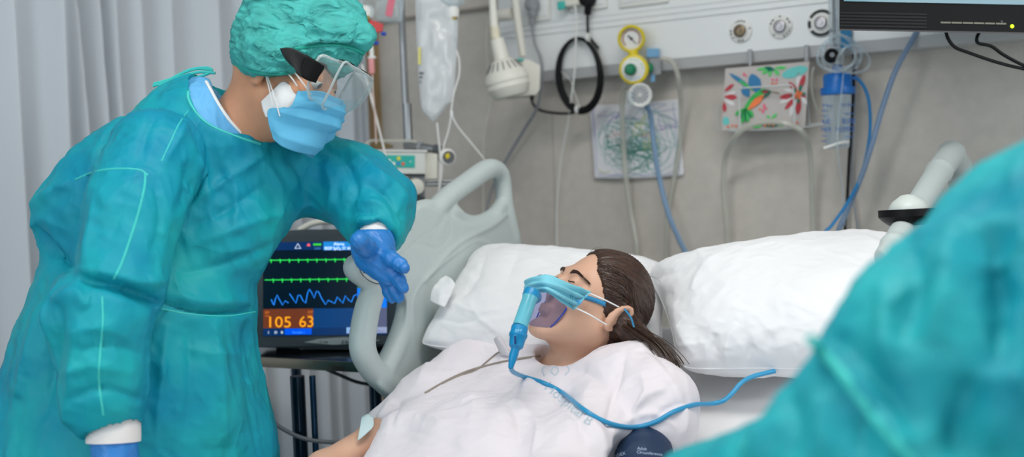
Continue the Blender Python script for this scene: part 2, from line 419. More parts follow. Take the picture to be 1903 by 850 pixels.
for px, w, am, le in ((98, 0.12, -0.060, 0.0), (145, .045, -0.045, -0.03), (186, .045, -0.04, -0.02), (214, .03, -0.035, -0.01), (262, .06, -0.03, 0), (318, .06, -0.03, 0),
                  (400, .08, -0.035, 0), (452, .06, -.03, 0), (20, .07, -.035, 0), (540, .05, -.03, 0), (575, .05, -.035, 0.0), (600, .03, -.03, 0), (635, .05, -.035, 0), (655, .04, -.03, 0), (672, .03, -.03, 0), (500, .06, -.04, 0), (-120, .1, -.05, 0)):
    FL.append((cf(px), w, am*1.9, le))
curtain('privacy_curtain', 'pale blue-grey pleated privacy curtain hanging behind the bending clinician', p0[:2], p1[:2], FL, 3)

# ------------------------------------------------------------------ bed-head service panel
t = thing('service_panel', 'long white wall service panel with gas outlets and sockets above the bed head', 'wall panel', WL(*wuv(1400, 112, 0.08), 0))
vb = wuv(1455, 111, 0.07)[1]; vt = wuv(1455, 90, 0.085)[1]; uL = wuv(930, 60, 0.08)[0]; uR = 2.3
g1 = wuv(1300, 31, 0.085)[1]; g2 = wuv(1300, 8, 0.085)[1]
def ext(prof, m, name, ua=uL, ub=uR):
    n = len(prof); b = MB()
    b.prism([WL(ua, v, w) for (w, v) in prof], WX*(ub-ua)); return b.link(name, m, t, smooth=False)
ext([(0, vb-0.0), (0.07, vb), (0.083, vt-0.002), (0.083, vt), (0, vt)], M_pan2, 'lower_lip', wuv(1006, 140, 0.07)[0], uR)
ext([(0, vt), (0.086, vt), (0.086, g1-0.003), (0.083, g1-0.003), (0.083, g1), (0, g1)], M_panel, 'front_panel')
ext([(0, g1), (0.088, g1), (0.088, (g1+g2)/2-.002), (0.084, (g1+g2)/2-.002), (0.084, (g1+g2)/2), (0.088, (g1+g2)/2), (0.088, g2-0.003), (0.083, g2-0.003), (0.083, g2), (0, g2)], M_panel, 'cable_channel')
ext([(0, g2), (0.086, g2), (0.086, 1.98), (0.06, 2.03), (0, 2.03)], M_panel, 'upper_panel')
# gas outlets
M_prt = mat('black_print', (30, 40, 42), 0.6)
def outlet(px, py, kind):
    u, v = wuv(px, py, 0.087); c = WL(u, v, 0.086)
    R = {0: 0.031, 1: 0.031, 2: 0.036}[kind]
    o = MB().lathe(c, WN, [(R, 0), (R, 0.004), (R-0.003, 0.006), (0.021, 0.006), (0.020, 0.010), (0.016, 0.010)]).link('gas_outlet', M_white, t)
    face = mat('brass_port', (120, 105, 85), 0.35, 0.8) if kind == 0 else mat('steel_port', (165, 162, 165), 0.35, 0.7)
    MB().lathe(c, WN, [(0.0165, 0.006), (0.0165, 0.014), (0.014, 0.016), (0.010, 0.016), (0.010, 0.013), (0.005, 0.013), (0.005, 0.017), (0.002, 0.017)]).link('port', face, o)
    b = MB(); arcs = {0: [(60, 120), (170, 200), (255, 290), (5, 15), (215, 222)], 1: [(130, 170), (85, 95), (15, 50), (285, 350), (225, 235)], 2: [(40, 150), (215, 325), (165, 200)]}[kind]
    for a0, a1 in arcs:
        n = max(2, int((a1-a0)/6)); ri, ro = (0.024, 0.028) if kind < 2 else (0.026, 0.034)
        for k in range(n):
            if kind < 2 and k % 3 == 2: continue
            q = [math.radians(a0+(a1-a0)*(k+e)/n) for e in (0.05, 0.9 if kind < 2 else 1.0)]
            b.prism([c+WN*0.006+(WX*math.cos(a)+WZ*math.sin(a))*r for a, r in ((q[0], ri), (q[1], ri), (q[1], ro), (q[0], ro))], WN*0.0006)
    b.link('lettering', M_prt, o)
outlet(1377, 58, 0); outlet(1451, 50, 1); outlet(1527, 43, 2)
def plate(px0, py0, px1, py1, w=0.086):
    a = wuv(px0, py1, w); b = wuv(px1, py0, w)
    o = MB().boxf(WL, a[0], b[0], a[1], b[1], w, w+0.008, 0.003).link('socket_plate', M_white, t)
    MB().boxf(WL, a[0]+0.01, b[0]-0.01, a[1]+0.012, b[1], w+0.006, w+0.010, 0.002).link('socket_insert', M_panel, o); return o
plate(985, -40, 1022, 42); plate(1060, -60, 1128, 24); plate(1152, -60, 1242, 16)

# ------------------------------------------------------------------ plugs, cables, call unit
def cord(name, label, pts, r, m, cat='cable', n=10, parent=None):
    o = MB().tube(pxs(pts, n), r, 8).link(name, m, parent)
    return tag(o, label, cat) if not parent else o
# depth on the wall helper: depth of wall offset w at pixel
def wd(px, py, w=0.02): return float(w2c(WP(px, py, w))[2])
def wpts(L): return [(x, y, wd(x, y, w)) for x, y, w in L]
t = thing('plugged_power_lead', 'grey power plug and grey cable running down the wall left of the panel', 'power cable', WP(995, 20, 0.1))
MB().lathe(WP(993, 8, 0.10), WN*0.2+np.array((0, 0, 0)), [(0.0, 0), (0.018, 0.002), (0.022, 0.01), (0.021, 0.022), (0.014, 0.03), (0.0, 0.032)]).link('plug', M_grey, t)
MB().tube(spline([PX(*p) for p in wpts([(993, 8, .115), (990, 25, .115), (988, 45, .11)])], 6), [0.016]*4+[0.013]*4+[0.009]*5).link('plug_grip', M_grey, t)
MB().tube(pxs(wpts([(988, 42, .11), (994, 80, .11), (1005, 110, .11), (1007, 150, .1), (998, 200, .08), (975, 240, .05), (945, 290, .03), (915, 350, .02), (903, 400, .02), (900, 440, .02), (898, 600, .02)])), 0.0045, 8).link('cable', M_grey, t)
t = thing('coiled_power_lead', 'black plug with thick black cable coiled in an oval loop on the panel', 'power cable', WP(1080, 100, 0.1))
MB().lathe(WP(1096, 0, 0.10), WN, [(0.0, 0), (0.021, 0.002), (0.023, 0.012), (0.02, 0.03), (0, 0.033)]).link('plug', M_black, t)
MB().tube(spline([PX(*p) for p in wpts([(1096, 0, .115), (1093, 12, .115), (1092, 27, .11)])], 6), [0.014]*5+[0.010]*8).link('plug_grip', M_black, t)
MB().tube(pxs(wpts([(1092, 25, .11), (1092, 50, .105), (1095, 68, .1), (1112, 90, .1)])), 0.004, 8).link('cable', M_rub, t)
random.seed(4)
for k in range(6):
    a = np.linspace(0, 2*math.pi, 33)[:-1]; e = k-2.5
    L = [(1077+(39+e*1.6)*math.cos(x)+(3*math.sin(x)), 139+(69-abs(e)*0.8+e)*math.sin(x)+e, .105+0.006*((k % 3)-1)) for x in a]
    MB().tube(np.array([PX(*p) for p in wpts(L)]), 0.0038, 7, close=True).link('cable_loop', M_rub, t)
for (x, y) in ((1094, 70), (1074, 204)):
    MB().lathe(WP(x, y, .106), WX, [(0.012, -0.004), (0.0135, -0.004), (0.0135, 0.004), (0.012, 0.004)]).link('cable_tie', M_white, t)
MB().tube(pxs(wpts([(1085, 205, .1), (1055, 211, .09), (1020, 209, .08), (1000, 203, .06), (990, 192, .05), (988, 182, .05)])), 0.004, 8).link('cable_tail', M_rub, t)
t = thing('call_unit', 'small cream call unit with teal latch and thin white cord hanging past the black coil', 'nurse call unit', WP(1062, 0, 0.09))
f = lambda px, py: wuv(px, py, .095)
a = f(1046, 20); b = f(1086, -40); MB().boxf(WL, a[0], b[0], a[1]+0.006, b[1], .09, .125, 0.004).link('housing', M_cream, t)
a = f(1046, 21); b = f(1059, 4); MB().boxf(WL, a[0], b[0], a[1], b[1], .12, .13, 0.002).link('latch', M_teal, t)
MB().tube(pxs(wpts([(1068, 8, .12), (1071, 30, .12), (1070, 80, .12), (1068, 130, .12), (1062, 180, .11), (1055, 230, .08), (1042, 300, .04), (1035, 380, .02), (1035, 450, .02), (1036, 640, .02)])), 0.0028, 7).link('cord', M_white, t)
cord('loose_white_wire', 'thin white loose wire dangling inside the oval black coil', wpts([(1040, 130, .1), (1060, 150, .11), (1070, 180, .11), (1078, 200, .11)]), 0.0012, M_white)
# ------------------------------------------------------------------ lamps on the left of the panel
M_lamp = mat('lamp_plastic', (226, 223, 212), 0.42)
t = thing('examination_lamp', 'cream bell-shaped examination lamp hanging on a straight neck, nearest the drip bags', 'lamp', PX(940, 130, 2.95))
dL = 2.93; ax = nrm(PX(948, 155, dL+0.01)-PX(928, 75, dL)); o = PX(923, 72, dL)
MB().lathe(o, ax, [(0.0, 0), (0.018, 0.001), (0.019, 0.004), (0.021, 0.055), (0.022, 0.062)]).link('socket_collar', M_lamp, t)
sh = MB().lathe(o, ax, [(0.02, 0.056), (0.03, 0.062), (0.048, 0.085), (0.059, 0.104), (0.061, 0.112), (0.061, 0.119), (0.059, 0.121), (0.059, 0.132), (0.060, 0.134), (0.050, 0.158), (0.047, 0.161), (0.043, 0.162), (0.0, 0.162)], 48).link('lamp_shade', M_lamp, t)
b = MB(); uu = nrm(np.cross(ax, (0.1, 0.2, 0.97))); ww = np.cross(ax, uu)
for k in range(18):
    an = 2*math.pi*k/18; e = uu*math.cos(an)+ww*math.sin(an); tt = np.cross(ax, e)
    p = [o+ax*0.067+e*0.0365, o+ax*0.089+e*0.0520]; nn = nrm(np.cross(p[1]-p[0], tt))
    b.prism([p[0]-tt*.001, p[0]+tt*.001, p[1]+tt*.001, p[1]-tt*.001], nn*0.0012*np.sign(nn@e))
b.link('vent_slot', M_dgrey, sh)
MB().lathe(WP(905, -230, .0), WN, [(0, 0), (.04, 0), (.04, .03), (.02, .05), (0, .05)], 24).link('wall_mount', M_lamp, t)
MB().tube([WP(905, -230, .03), PX(907, -210, dL+.05), PX(909, -160, dL), PX(912, -60, dL), PX(915, 0, dL), PX(918, 48, dL), PX(920, 56, dL)], [0.010, 0.010, 0.010, 0.010, 0.010, 0.0115, 0.013], 20).link('neck', M_lamp, t)
MB().lathe(PX(919, 50, dL), nrm(PX(922, 76, dL)-PX(919, 50, dL)), [(0.013, 0), (0.0135, 0.004), (0.0125, 0.006), (0.0135, 0.012), (0.0125, 0.018), (0.0135, 0.024), (0.012, 0.034)]).link('ring_collar', mat('ivory', (222, 214, 190), .4), t)
t = thing('reading_lamp', 'second cream lamp partly hidden behind the bell-shaped one', 'lamp', PX(975, 140, 3.05))
MB().lathe(WP(925, -260, .0), WN, [(0, 0), (.035, 0), (.035, .03), (.018, .045), (0, .045)], 24).link('wall_mount', M_lamp, t)
MB().tube([WP(925, -260, .03), PX(930, -220, 3.05), PX(952, -40, 3.05), PX(962, 40, 3.05), PX(972, 105, 3.05)], [0.012, 0.012, 0.012, 0.0115, 0.010], 16).link('arm', M_lamp, t)
fn = lambda a, b, c: PX(a, b, c)
MB().prism([PX(x, y, 3.02) for x, y in ((960, 108), (985, 112), (1004, 122), (1003, 165), (996, 176), (940, 181), (935, 130))], FW*0.05).link('housing', M_lamp, t)
MB().lathe(PX(935, 28, 3.08), WX, [(0.0, -0.02), (0.017, -0.018), (0.018, 0.03), (0.0, 0.032)]).link('pivot', M_lamp, t)
MB().prism([PX(x, y, 3.01) for x, y in ((961, 108), (973, 109), (972, 113), (962, 112))], FW*0.01).link('latch', M_teal, t)
MB().boxf(fn, 985, 992, 178, 186, 3.02, 3.04).link('stud', M_black, t)
cord('lamp_flex', 'thin cream flex looping down the wall left of the bell-shaped lamp', wpts([(914, 20, .06), (905, 50, .06), (905, 110, .05), (912, 180, .03), (903, 230, .03), (898, 300, .03), (900, 620, .02)]), 0.002, M_cream)

# ------------------------------------------------------------------ vacuum regulator
M_yel = mat('yellow_plastic', (222, 200, 20), 0.35); M_grn = mat('green_knob', (0, 125, 85), 0.35)
t = thing('vacuum_regulator', 'yellow vacuum regulator with round gauge, green knob and white filter cap on the panel', 'regulator', WP(1183, 120, 0.09))
dR = wd(1180, 100, .15); tc_ = nrm(CAM-PX(1180, 80, dR)+np.array((-0.35, 0, 0)))
g = PX(1173, 72, dR)
rim = MB().lathe(g, tc_, [(0.0, -0.03), (0.030, -0.03), (0.037, -0.022), (0.037, 0.004), (0.033, 0.007), (0.030, 0.006), (0.029, -0.006), (0.0, -0.006)], 40).link('gauge_case', M_yel, t)
dial = MB().lathe(g, tc_, [(0.0, -0.006), (0.0285, -0.006), (0.0285, -0.005), (0.0, -0.0045)], 40).link('gauge_dial', mat('dial_white', (225, 225, 225), .5), t)
gx = nrm(np.cross((0, 0, 1), tc_)); gy = np.cross(tc_, gx)
b = MB()
for k in range(40):
    a = math.radians(-40+k*6.7); e = gx*math.cos(a)+gy*math.sin(a); q = gx*math.cos(a+.09)+gy*math.sin(a+.09)
    b.prism([g+tc_*-.0048+x*r for x, r in ((e, .021), (q, .021), (q, .025), (e, .025))], tc_*.0003)
b.link('scale_ring', mat('scale_red', (150, 80, 70), .5), dial)
b = MB(); b.prism([g+tc_*-.0042+x for x in (-gx*.011+gy*.008, -gx*.007+gy*.010, gx*.014-gy*.015, gx*.013-gy*.016)], tc_*.0006)
b.lathe(g+tc_*-.0045, tc_, [(0.004, 0), (0.004, 0.002), (0, 0.002)], 12); b.link('needle', M_black, dial)
kc = PX(1178, 129, dR-0.005); ka = nrm(CAM-kc+np.array((-0.45, 0, 0.0)))
MB().tube([PX(1176, 95, dR), PX(1178, 108, dR)], 0.014, 16).link('stem', M_yel, t)
MB().lathe(kc, ka, [(0.0, -0.055), (0.026, -0.055), (0.037, -0.04), (0.0385, -0.02), (0.0385, -0.008)], 40).link('body', M_white, t)
MB().lathe(kc, ka, [(0.0, -0.012), (0.040, -0.012), (0.041, -0.004), (0.039, 0.008), (0.034, 0.010), (0, 0.010)], 40).link('yellow_ring', M_yel, t)
ds = MB().lathe(kc, ka, [(0.032, 0.008), (0.032, 0.012), (0.016, 0.016), (0, 0.016)], 40).link('dial_disc', M_white, t)
MB().lathe(kc-gx*0.006, ka, [(0.0155, 0.012), (0.0165, 0.02), (0.0155, 0.03), (0.010, 0.036), (0, 0.037)], 28).link('knob', M_grn, t)
kx = nrm(np.cross((0, 0, 1), ka)); ky = np.cross(ka, kx); b = MB(); b2 = MB()
for k, a in enumerate((100, 80, 60, 30, 10, 280, 300, 255, 230)):
    a = math.radians(a); e = kx*math.cos(a)+ky*math.sin(a); tt = np.cross(ka, e)
    (b if k < 5 else b2).prism([kc+ka*0.0125+e*r+tt*q for r, q in ((.024, -.003), (.024, .003), (.0275, .0025), (.0275, -.002))], ka*0.0012)
b.link('green_marks', mat('green_print', (90, 180, 110), .5), ds); b2.link('blue_marks', mat('blue_print', (80, 150, 200), .5), ds)
MB().lathe(PX(1205, 127, dR+.01), RT, [(0.0, -.01), (0.013, -.01), (0.0145, 0), (0.0145, .007), (0.011, .012), (0, .012)], 20).link('side_button', M_grn, t)
MB().boxf(fn, 1207, 1228, 106, 138, dR+.02, dR+.06, 0.0).link('coupling', M_grey, t)
MB().boxf(fn, 1202, 1225, 90, 106, dR+.015, dR+.055, 0.0).link('blue_cap', mat('blue_cap', (110, 165, 205), .4), t)
MB().boxf(fn, 1209, 1217, 138, 152, dR+.02, dR+.04).link('blue_latch', mat('blue_cap', (110, 165, 205), .4), t)
fc = PX(1189.5, 177, dR-.02); fa = nrm(CAM-fc)
cap = MB().lathe(fc, fa, [(0.0, -0.014), (0.028, -0.012), (0.0325, -0.004), (0.0325, 0.006), (0.031, 0.009), (0.0275, 0.009), (0.0265, 0.003), (0.0, 0.002)], 40).link('filter_cap', M_white, t)
MB().lathe(fc, fa, [(0.0, 0.002), (0.026, 0.0028), (0.0, 0.0032)], 32).link('filter_mesh', M_grey, cap)
b = MB(); fx = nrm(np.cross((0, 0, 1), fa)); fy = np.cross(fa, fx)
for k in range(12):
    a = math.pi*k/6; e = fx*math.cos(a)+fy*math.sin(a); b.tube([fc+fa*.004, fc+fa*.004+e*.027], 0.0008, 6)
b.lathe(fc, fa, [(0.004, .002), (0.0035, .007), (0, .007)], 12); b.link('spoke', M_white, cap)
MB().boxf(fn, 1163, 1178, 170, 196, dR-.03, dR-.02).link('filter_tab', M_clear, t)
cord('suction_tube', 'translucent cream suction tube hanging straight down over the left of the scribbled drawing', [(1166, 155, dR+.02)]+wpts([(1160, 165, .10), (1156, 200, .08), (1159, 270, .06), (1164, 340, .05), (1173, 400, .04), (1180, 440, .04), (1183, 480, .04), (1183, 700, .04)]), 0.0075, M_tube)
cord('looped_clear_tube', 'translucent tube arching over to the right of the yellow regulator and down', wpts([(1228, 108, .12), (1245, 112, .12), (1256, 128, .12), (1262, 155, .11), (1266, 200, .06), (1264, 260, .03), (1255, 320, .02), (1240, 400, .02), (1238, 470, .02), (1240, 700, .02)]), 0.0065, M_tube)
cord('blue_grey_hose', 'blue-grey gas hose dropping from the white filter cap across the drawing to the pillow', [(1200, 195, dR)]+wpts([(1208, 210, .12), (1212, 240, .10), (1218, 290, .09), (1227, 340, .08), (1243, 400, .08), (1262, 445, .07), (1278, 480, .06), (1300, 560, .04), (1310, 720, .04)]), 0.0075, mat('hose_blue', (128, 158, 188), .4))
# ------------------------------------------------------------------ scribbled drawing on paper
u0, v1 = wuv(1098, 195, .006); u1, v0 = wuv(1268, 326, .006)
nu, nv = 40, 24; U, Vv = np.meshgrid(np.linspace(0, 1, nu), np.linspace(0, 1, nv))
pw = lambda a, b: WL(u0+(u1-u0)*a+(b-0.5)*-0.012, v0+(v1-v0)*b-0.004*np.sin(a*3), .006+0.008*(1-b)**3+0.004*math.sin(a*5)*(1-b))
V = [pw(a, b) for b in np.linspace(0, 1, nv) for a in np.linspace(0, 1, nu)]
idx = np.arange(nu*nv).reshape(nv, nu); Fc = np.stack([idx[:-1, :-1], idx[:-1, 1:], idx[1:, 1:], idx[1:, :-1]], -1).reshape(-1, 4)
t = thing('scribbled_drawing', 'sheet of white paper with green, purple and yellow felt-pen scribbles taped to the wall', 'drawing', WL((u0+u1)/2, v0, 0))
solid(link('paper', V, Fc, mat('paper', (232, 232, 236), .8), t), 0.0004)
rnd = random.Random(11)
inks = {'green_scribble': (40, 140, 120), 'teal_scribble': (90, 170, 165), 'purple_scribble': (140, 130, 190), 'yellow_scribble': (200, 205, 90), 'blue_scribble': (120, 150, 190), 'orange_scribble': (210, 140, 120)}
def ink(name, curves, r):
    for Cc in curves:
        P = spline([(x, y, 0) for x, y in Cc], 8); b = MB(); b.tube([pw(min(max(p[0], .02), .98), min(max(p[1], .02), .98))+WN*0.0006 for p in P], r, 4)
        b.link(name, mat(name, inks[name], .7), t)
def circ(cx, cy, rx, ry, n=10, j=.15): return [(cx+rx*math.cos(2*math.pi*k/n)*(1+rnd.uniform(-j, j)), cy+ry*math.sin(2*math.pi*k/n)*(1+rnd.uniform(-j, j))) for k in range(n+1)]
def wander(cx, cy, sx, sy, n=9): return [(cx+rnd.gauss(0, sx), cy+rnd.gauss(0, sy)) for _ in range(n)]
ink('green_scribble', [circ(.19, .5, .05, .08), circ(.19, .5, .11, .16), circ(.19, .5, .015, .02), circ(.19, .5, .008, .01), circ(.45, .25, .22, .17), circ(.45, .22, .15, .10)]+[wander(.5, .35, .16, .12) for _ in range(5)]+[circ(.45, .45, .32, .3)], .0007)
ink('teal_scribble', [wander(.5, .5, .22, .2, 12) for _ in range(6)]+[circ(.75, .5, .12, .35), circ(.75, .45, .18, .4), circ(.5, .45, .44, .4)], .0006)
ink('purple_scribble', [[(.04, y) for y in np.linspace(.95, .1, 8)], [(.03+.02*(k % 2), .95-.03*k) for k in range(14)], [(x, .06+.02*math.sin(x*20)) for x in np.linspace(.05, .6, 14)], wander(.3, .85, .2, .06), wander(.8, .7, .1, .05)], .0007)
ink('yellow_scribble', [wander(.6, .65, .15, .08, 8), wander(.68, .5, .04, .1, 8), [(.06, .12), (.12, .08), (.2, .1)], circ(.6, .42, .015, .06)], .0009)
ink('blue_scribble', [[(x, .04+.015*math.sin(x*30)) for x in np.linspace(.05, .95, 24)], [(.95+.01*math.sin(y*20), y) for y in np.linspace(.05, .95, 14)], wander(.75, .88, .12, .05, 10)], .0007)
ink('orange_scribble', [wander(.3, .6, .06, .06, 8), wander(.34, .45, .03, .06, 6), wander(.6, .58, .05, .03, 6)], .0006)
# ------------------------------------------------------------------ wire rack, card, tube
t = thing('wire_rack', 'white wire basket hooked on the panel lip holding the tropical bird card', 'wire rack', WP(1430, 235, .09))
def wr(pts, r=.0022, n=1):
    P = np.array([WP(*p) for p in pts]); 
    MB().tube(spline(P, n) if n > 1 else P, r, 8).link('wire', mat('rack_wire', (200, 203, 202), .35), t)
wr([(1394, 95, .088), (1394, 128, .088), (1395, 200, .06), (1398, 236, .06)]); wr([(1499, 87, .088), (1499, 115, .088), (1500, 180, .06), (1504, 232, .06)])
wr([(1376, 245, .13), (1373, 168, .13), (1376, 164, .13), (1470, 158, .13), (1474, 162, .13), (1477, 240, .13)])
wr([(1376, 246, .13), (1334, 240, .07), (1333, 202, .07), (1336, 197, .07), (1352, 194, .06)])
wr([(1334, 240, .07), (1378, 243, .13), (1478, 239, .13), (1530, 232, .07)]); wr([(1352, 238, .06), (1530, 230, .06)])
MB().prism([WP(x, y, .088) for x, y in ((1390, 92), (1398, 92), (1398, 118), (1390, 119))], WN*.002).link('hook', M_grey, t)
MB().prism([WP(x, y, .088) for x, y in ((1495, 84), (1503, 84), (1503, 114), (1495, 114))], WN*.002).link('hook', M_grey, t)
t = thing('bird_card', 'grey card printed with a hummingbird and red tropical flowers standing in the wire rack', 'card', WP(1425, 236, .09))
wc = .095
def cp(x, y, k=0): return WP(1320+x/5, 90+y/5, wc+.0008*k)   # card drawing coordinates of a 5x crop
MB().prism([cp(*p) for p in ((140, 188), (920, 122), (880, 730), (105, 765))], -WN*.0015).link('card', mat('card_grey', (196, 190, 186), .7), t, smooth=False)
def shape(name, col, polys, k):
    for P in polys: MB().prism([cp(x, y, k) for x, y in P], WN*.0003).link(name, mat('print_'+name, col, .7), t, smooth=False)
def petal(x0, y0, x1, y1, w):
    d = np.array((x1-x0, y1-y0)); n = np.array((-d[1], d[0]))/np.linalg.norm(d)*w
    return [tuple(np.array((x0, y0))+d*a+n*b) for a, b in ((0, .15), (.3, .8), (.6, 1), (.85, .6), (1, 0), (.85, -.6), (.6, -1), (.3, -.8), (0, -.15))]
shape('white_leaf', (225, 222, 222), [petal(830, 420, 820, 220, 28), petal(800, 430, 640, 510, 22), petal(800, 430, 740, 640, 24), petal(840, 440, 900, 520, 20), petal(800, 400, 680, 380, 16), petal(130, 450, 240, 400, 16), petal(130, 470, 230, 530, 22)], 1)
shape('red_petal', (190, 60, 70), [petal(810, 410, 730, 310, 22), petal(820, 400, 880, 240, 24), petal(790, 430, 640, 460, 26), petal(800, 450, 690, 570, 22), petal(830, 450, 810, 620, 26), petal(840, 440, 890, 450, 12), petal(132, 400, 220, 330, 18), petal(132, 450, 250, 455, 26), petal(128, 500, 135, 595, 20)], 2)
shape('dark_green_leaf', (0, 120, 100), [petal(820, 420, 850, 330, 14), petal(820, 420, 890, 425, 16), petal(815, 420, 770, 370, 14), petal(815, 430, 820, 520, 14), petal(810, 430, 730, 445, 8), petal(500, 175, 600, 200, 20), petal(480, 715, 640, 715, 18), petal(550, 170, 545, 220, 12)], 3)
shape('orange_blossom', (245, 120, 70), [[(820+16*math.cos(a)+q, 430+16*math.sin(a)+r) for a in np.linspace(0, 6, 8)] for q, r in ((0, 0), (-25, 10), (22, -12), (-8, -28), (6, 28))]+[[(x+11*math.cos(a), y+11*math.sin(a)) for a in np.linspace(0, 6, 8)] for x, y in ((165, 730), (205, 718), (240, 722), (510, 718), (548, 710), (585, 714), (805, 690), (575, 325), (610, 325), (460, 565))], 4)
shape('green_leaf', (90, 205, 110), [petal(560, 180, 430, 200, 16), petal(560, 190, 480, 240, 16), petal(570, 190, 545, 265, 16), petal(590, 190, 640, 250, 20), petal(600, 180, 710, 180, 16), petal(560, 650, 520, 625, 12), petal(570, 655, 620, 605, 14), petal(480, 720, 380, 730, 18), petal(640, 710, 680, 720, 12)], 2)
shape('turquoise_blob', (110, 205, 200), [[(785+120*math.cos(a)*1.0+20*math.sin(a), 220-55*math.sin(a)-22*math.cos(a)) for a in np.linspace(0, 6.0, 14)], [(145+32*math.cos(a), 675+40*math.sin(a)) for a in np.linspace(0, 6, 12)]], 1)
shape('blue_wing', (50, 125, 175), [petal(450, 420, 380, 235, 60), petal(380, 370, 175, 230, 20), petal(360, 450, 300, 350, 40)], 3)
shape('bird_body', (60, 185, 90), [petal(300, 600, 510, 370, 45), petal(400, 390, 260, 290, 14), petal(330, 560, 230, 620, 26), petal(325, 560, 290, 700, 28), petal(330, 560, 350, 690, 26), petal(340, 560, 400, 640, 24)], 4)
shape('bird_breast', (250, 130, 75), [petal(350, 570, 500, 430, 30)], 5)
shape('bird_head', (0, 110, 85), [petal(460, 400, 570, 400, 18), petal(480, 465, 560, 410, 12), petal(310, 570, 270, 690, 7), petal(320, 570, 330, 695, 7), petal(340, 575, 385, 650, 8)], 5)
shape('bird_beak', (140, 115, 90), [petal(555, 400, 655, 420, 6)], 5); shape('bird_mask', (150, 50, 60), [petal(475, 405, 545, 402, 14)], 6)
shape('pink_butterfly', (240, 110, 140), [petal(500, 560, 500, 510, 14), petal(495, 560, 485, 605, 12), petal(500, 560, 535, 560, 9), petal(300, 240, 345, 260, 9), petal(310, 245, 320, 225, 9), petal(590, 300, 570, 280, 12), petal(605, 300, 630, 285, 12)], 3)
cord('arched_clear_tube', 'translucent tube arching over the rack front edge and down to the pillow', [(x, y, wd(x, y, w)) for x, y, w in ((1352, 720, .04), (1352, 480, .04), (1350, 420, .05), (1345, 360, .06), (1347, 300, .08), (1362, 260, .13), (1392, 234, .15), (1430, 226, .15), (1468, 232, .15), (1494, 250, .13), (1506, 290, .08), (1509, 360, .05), (1510, 440, .04), (1510, 700, .04))], 0.0075, M_tube)

# ------------------------------------------------------------------ oxygen flowmeter with humidifier
dH = wd(1555, 180, .13); M_blue = mat('humidifier_blue', (10, 110, 195), .35); M_txt = mat('blue_lettering', (40, 90, 160), .5)
t = thing('oxygen_flowmeter', 'clear oxygen flowmeter tube with black knob plugged into the panel beside the black monitor', 'flowmeter', PX(1552, 150, dH))
MB().lathe(PX(1551, 88, dH), WZ, [(0.0, -.01), (0.0125, -.008), (0.0125, 0.15), (0.0, 0.15)], 24).link('meter_tube', M_clear, t)
MB().lathe(PX(1551, 88, dH), WZ, [(0.0, 0), (0.004, 0), (0.004, 0.14), (0.0, 0.14)], 12).link('float_rod', M_grey, t)
b = MB()
for k in range(22): b.boxf(fn, 1546, 1551 if k % 5 else 1554, 78-k*4, 79-k*4, dH-.0132, dH-.0128)
b.link('scale_marks', M_dgrey, t)
MB().lathe(PX(1551, 118, dH), WZ, [(0.0, -.005), (0.022, -.004), (0.024, .012), (0.022, 0.034), (0.014, 0.04), (0.0, 0.04)], 28).link('valve_body', M_clear, t)
kn = MB().lathe(PX(1545, 104, dH-.02), FW*-1+RT*-.2, [(0.0, -.01), (0.0165, -.01), (0.0175, 0.01), (0.014, 0.018), (0.0, 0.018)], 24).link('knob', M_black, t)
MB().lathe(PX(1545, 104, dH-.02), FW*-1+RT*-.2, [(0.0, .0185), (0.006, 0.0185), (0.006, .019), (0.0, .0195)], 16).link('knob_mark', M_grey, kn)
MB().boxf(fn, 1562, 1582, 52, 90, dH+.0, dH+.04).link('blue_block', mat('blue_cap2', (60, 130, 175), .4), t)
t = thing('humidifier_bottle', 'clear humidifier bottle with blue screw lid hanging under the flowmeter', 'humidifier', PX(1557, 270, dH))
hb = PX(1557, 276, dH); hz = WZ
MB().lathe(PX(1557, 176, dH), hz, [(0.0, 0), (0.041, 0), (0.042, .003), (0.042, .017), (0.035, .018), (0.035, .046), (0.031, .052), (0.012, .053), (0.012, .072), (0.0, .072)], 40).link('lid', M_blue, t)
MB().boxf(fn, 1574, 1594, 142, 148, dH-.005, dH+.005).link('outlet_spout', M_blue, t)
L_ = (276-178)/F*dH
MB().lathe(hb, hz, [(0.0, 0), (0.026, 0.0), (0.028, .004), (0.036, L_), (0.034, L_), (0.0265, .006), (0, .005)], 40).link('bottle', M_clear, t)
MB().lathe(hb, hz, [(0.0, .01), (0.004, .01), (0.004, L_), (0.0, L_)], 12).link('dip_tube', M_tube, t)
zf = dH-.038
def tx(s, size, px, py, d, m, par, fit=None, name='lettering'):
    return text(s, size*d/F, PX(px, py, d), RT, UP, m, par, name, fit=(fit*d/F if fit else None))
for (s, x, y, sz, fit) in (('BUBB', 1565, 230, 15, 24), ('HUMIDI', 1553, 245, 15, 34), ('Max Flow', 1561, 197, 8, 26), ('LE  ', 1528, 230, 13, 14), ('FIER', 1526, 245, 13, 18), ('Min', 1528, 199, 8, 18), ('max', 1570, 213, 7, 16), ('min', 1570, 256, 7, 16)):
    tx(s, sz, x, y, zf, M_txt, t, fit)
for y in (205, 215, 225, 240, 252, 262): MB().boxf(fn, 1527, 1537, y, y+1.5, zf, zf+.0004).link('level_mark', M_txt, t)
MB().tube(pxs([(1530, 276, dH-.04), (1545, 271, dH-.04), (1560, 266, dH-.04), (1576, 264, dH-.02)], 6), .004, 8).link('white_clip', M_white, t)
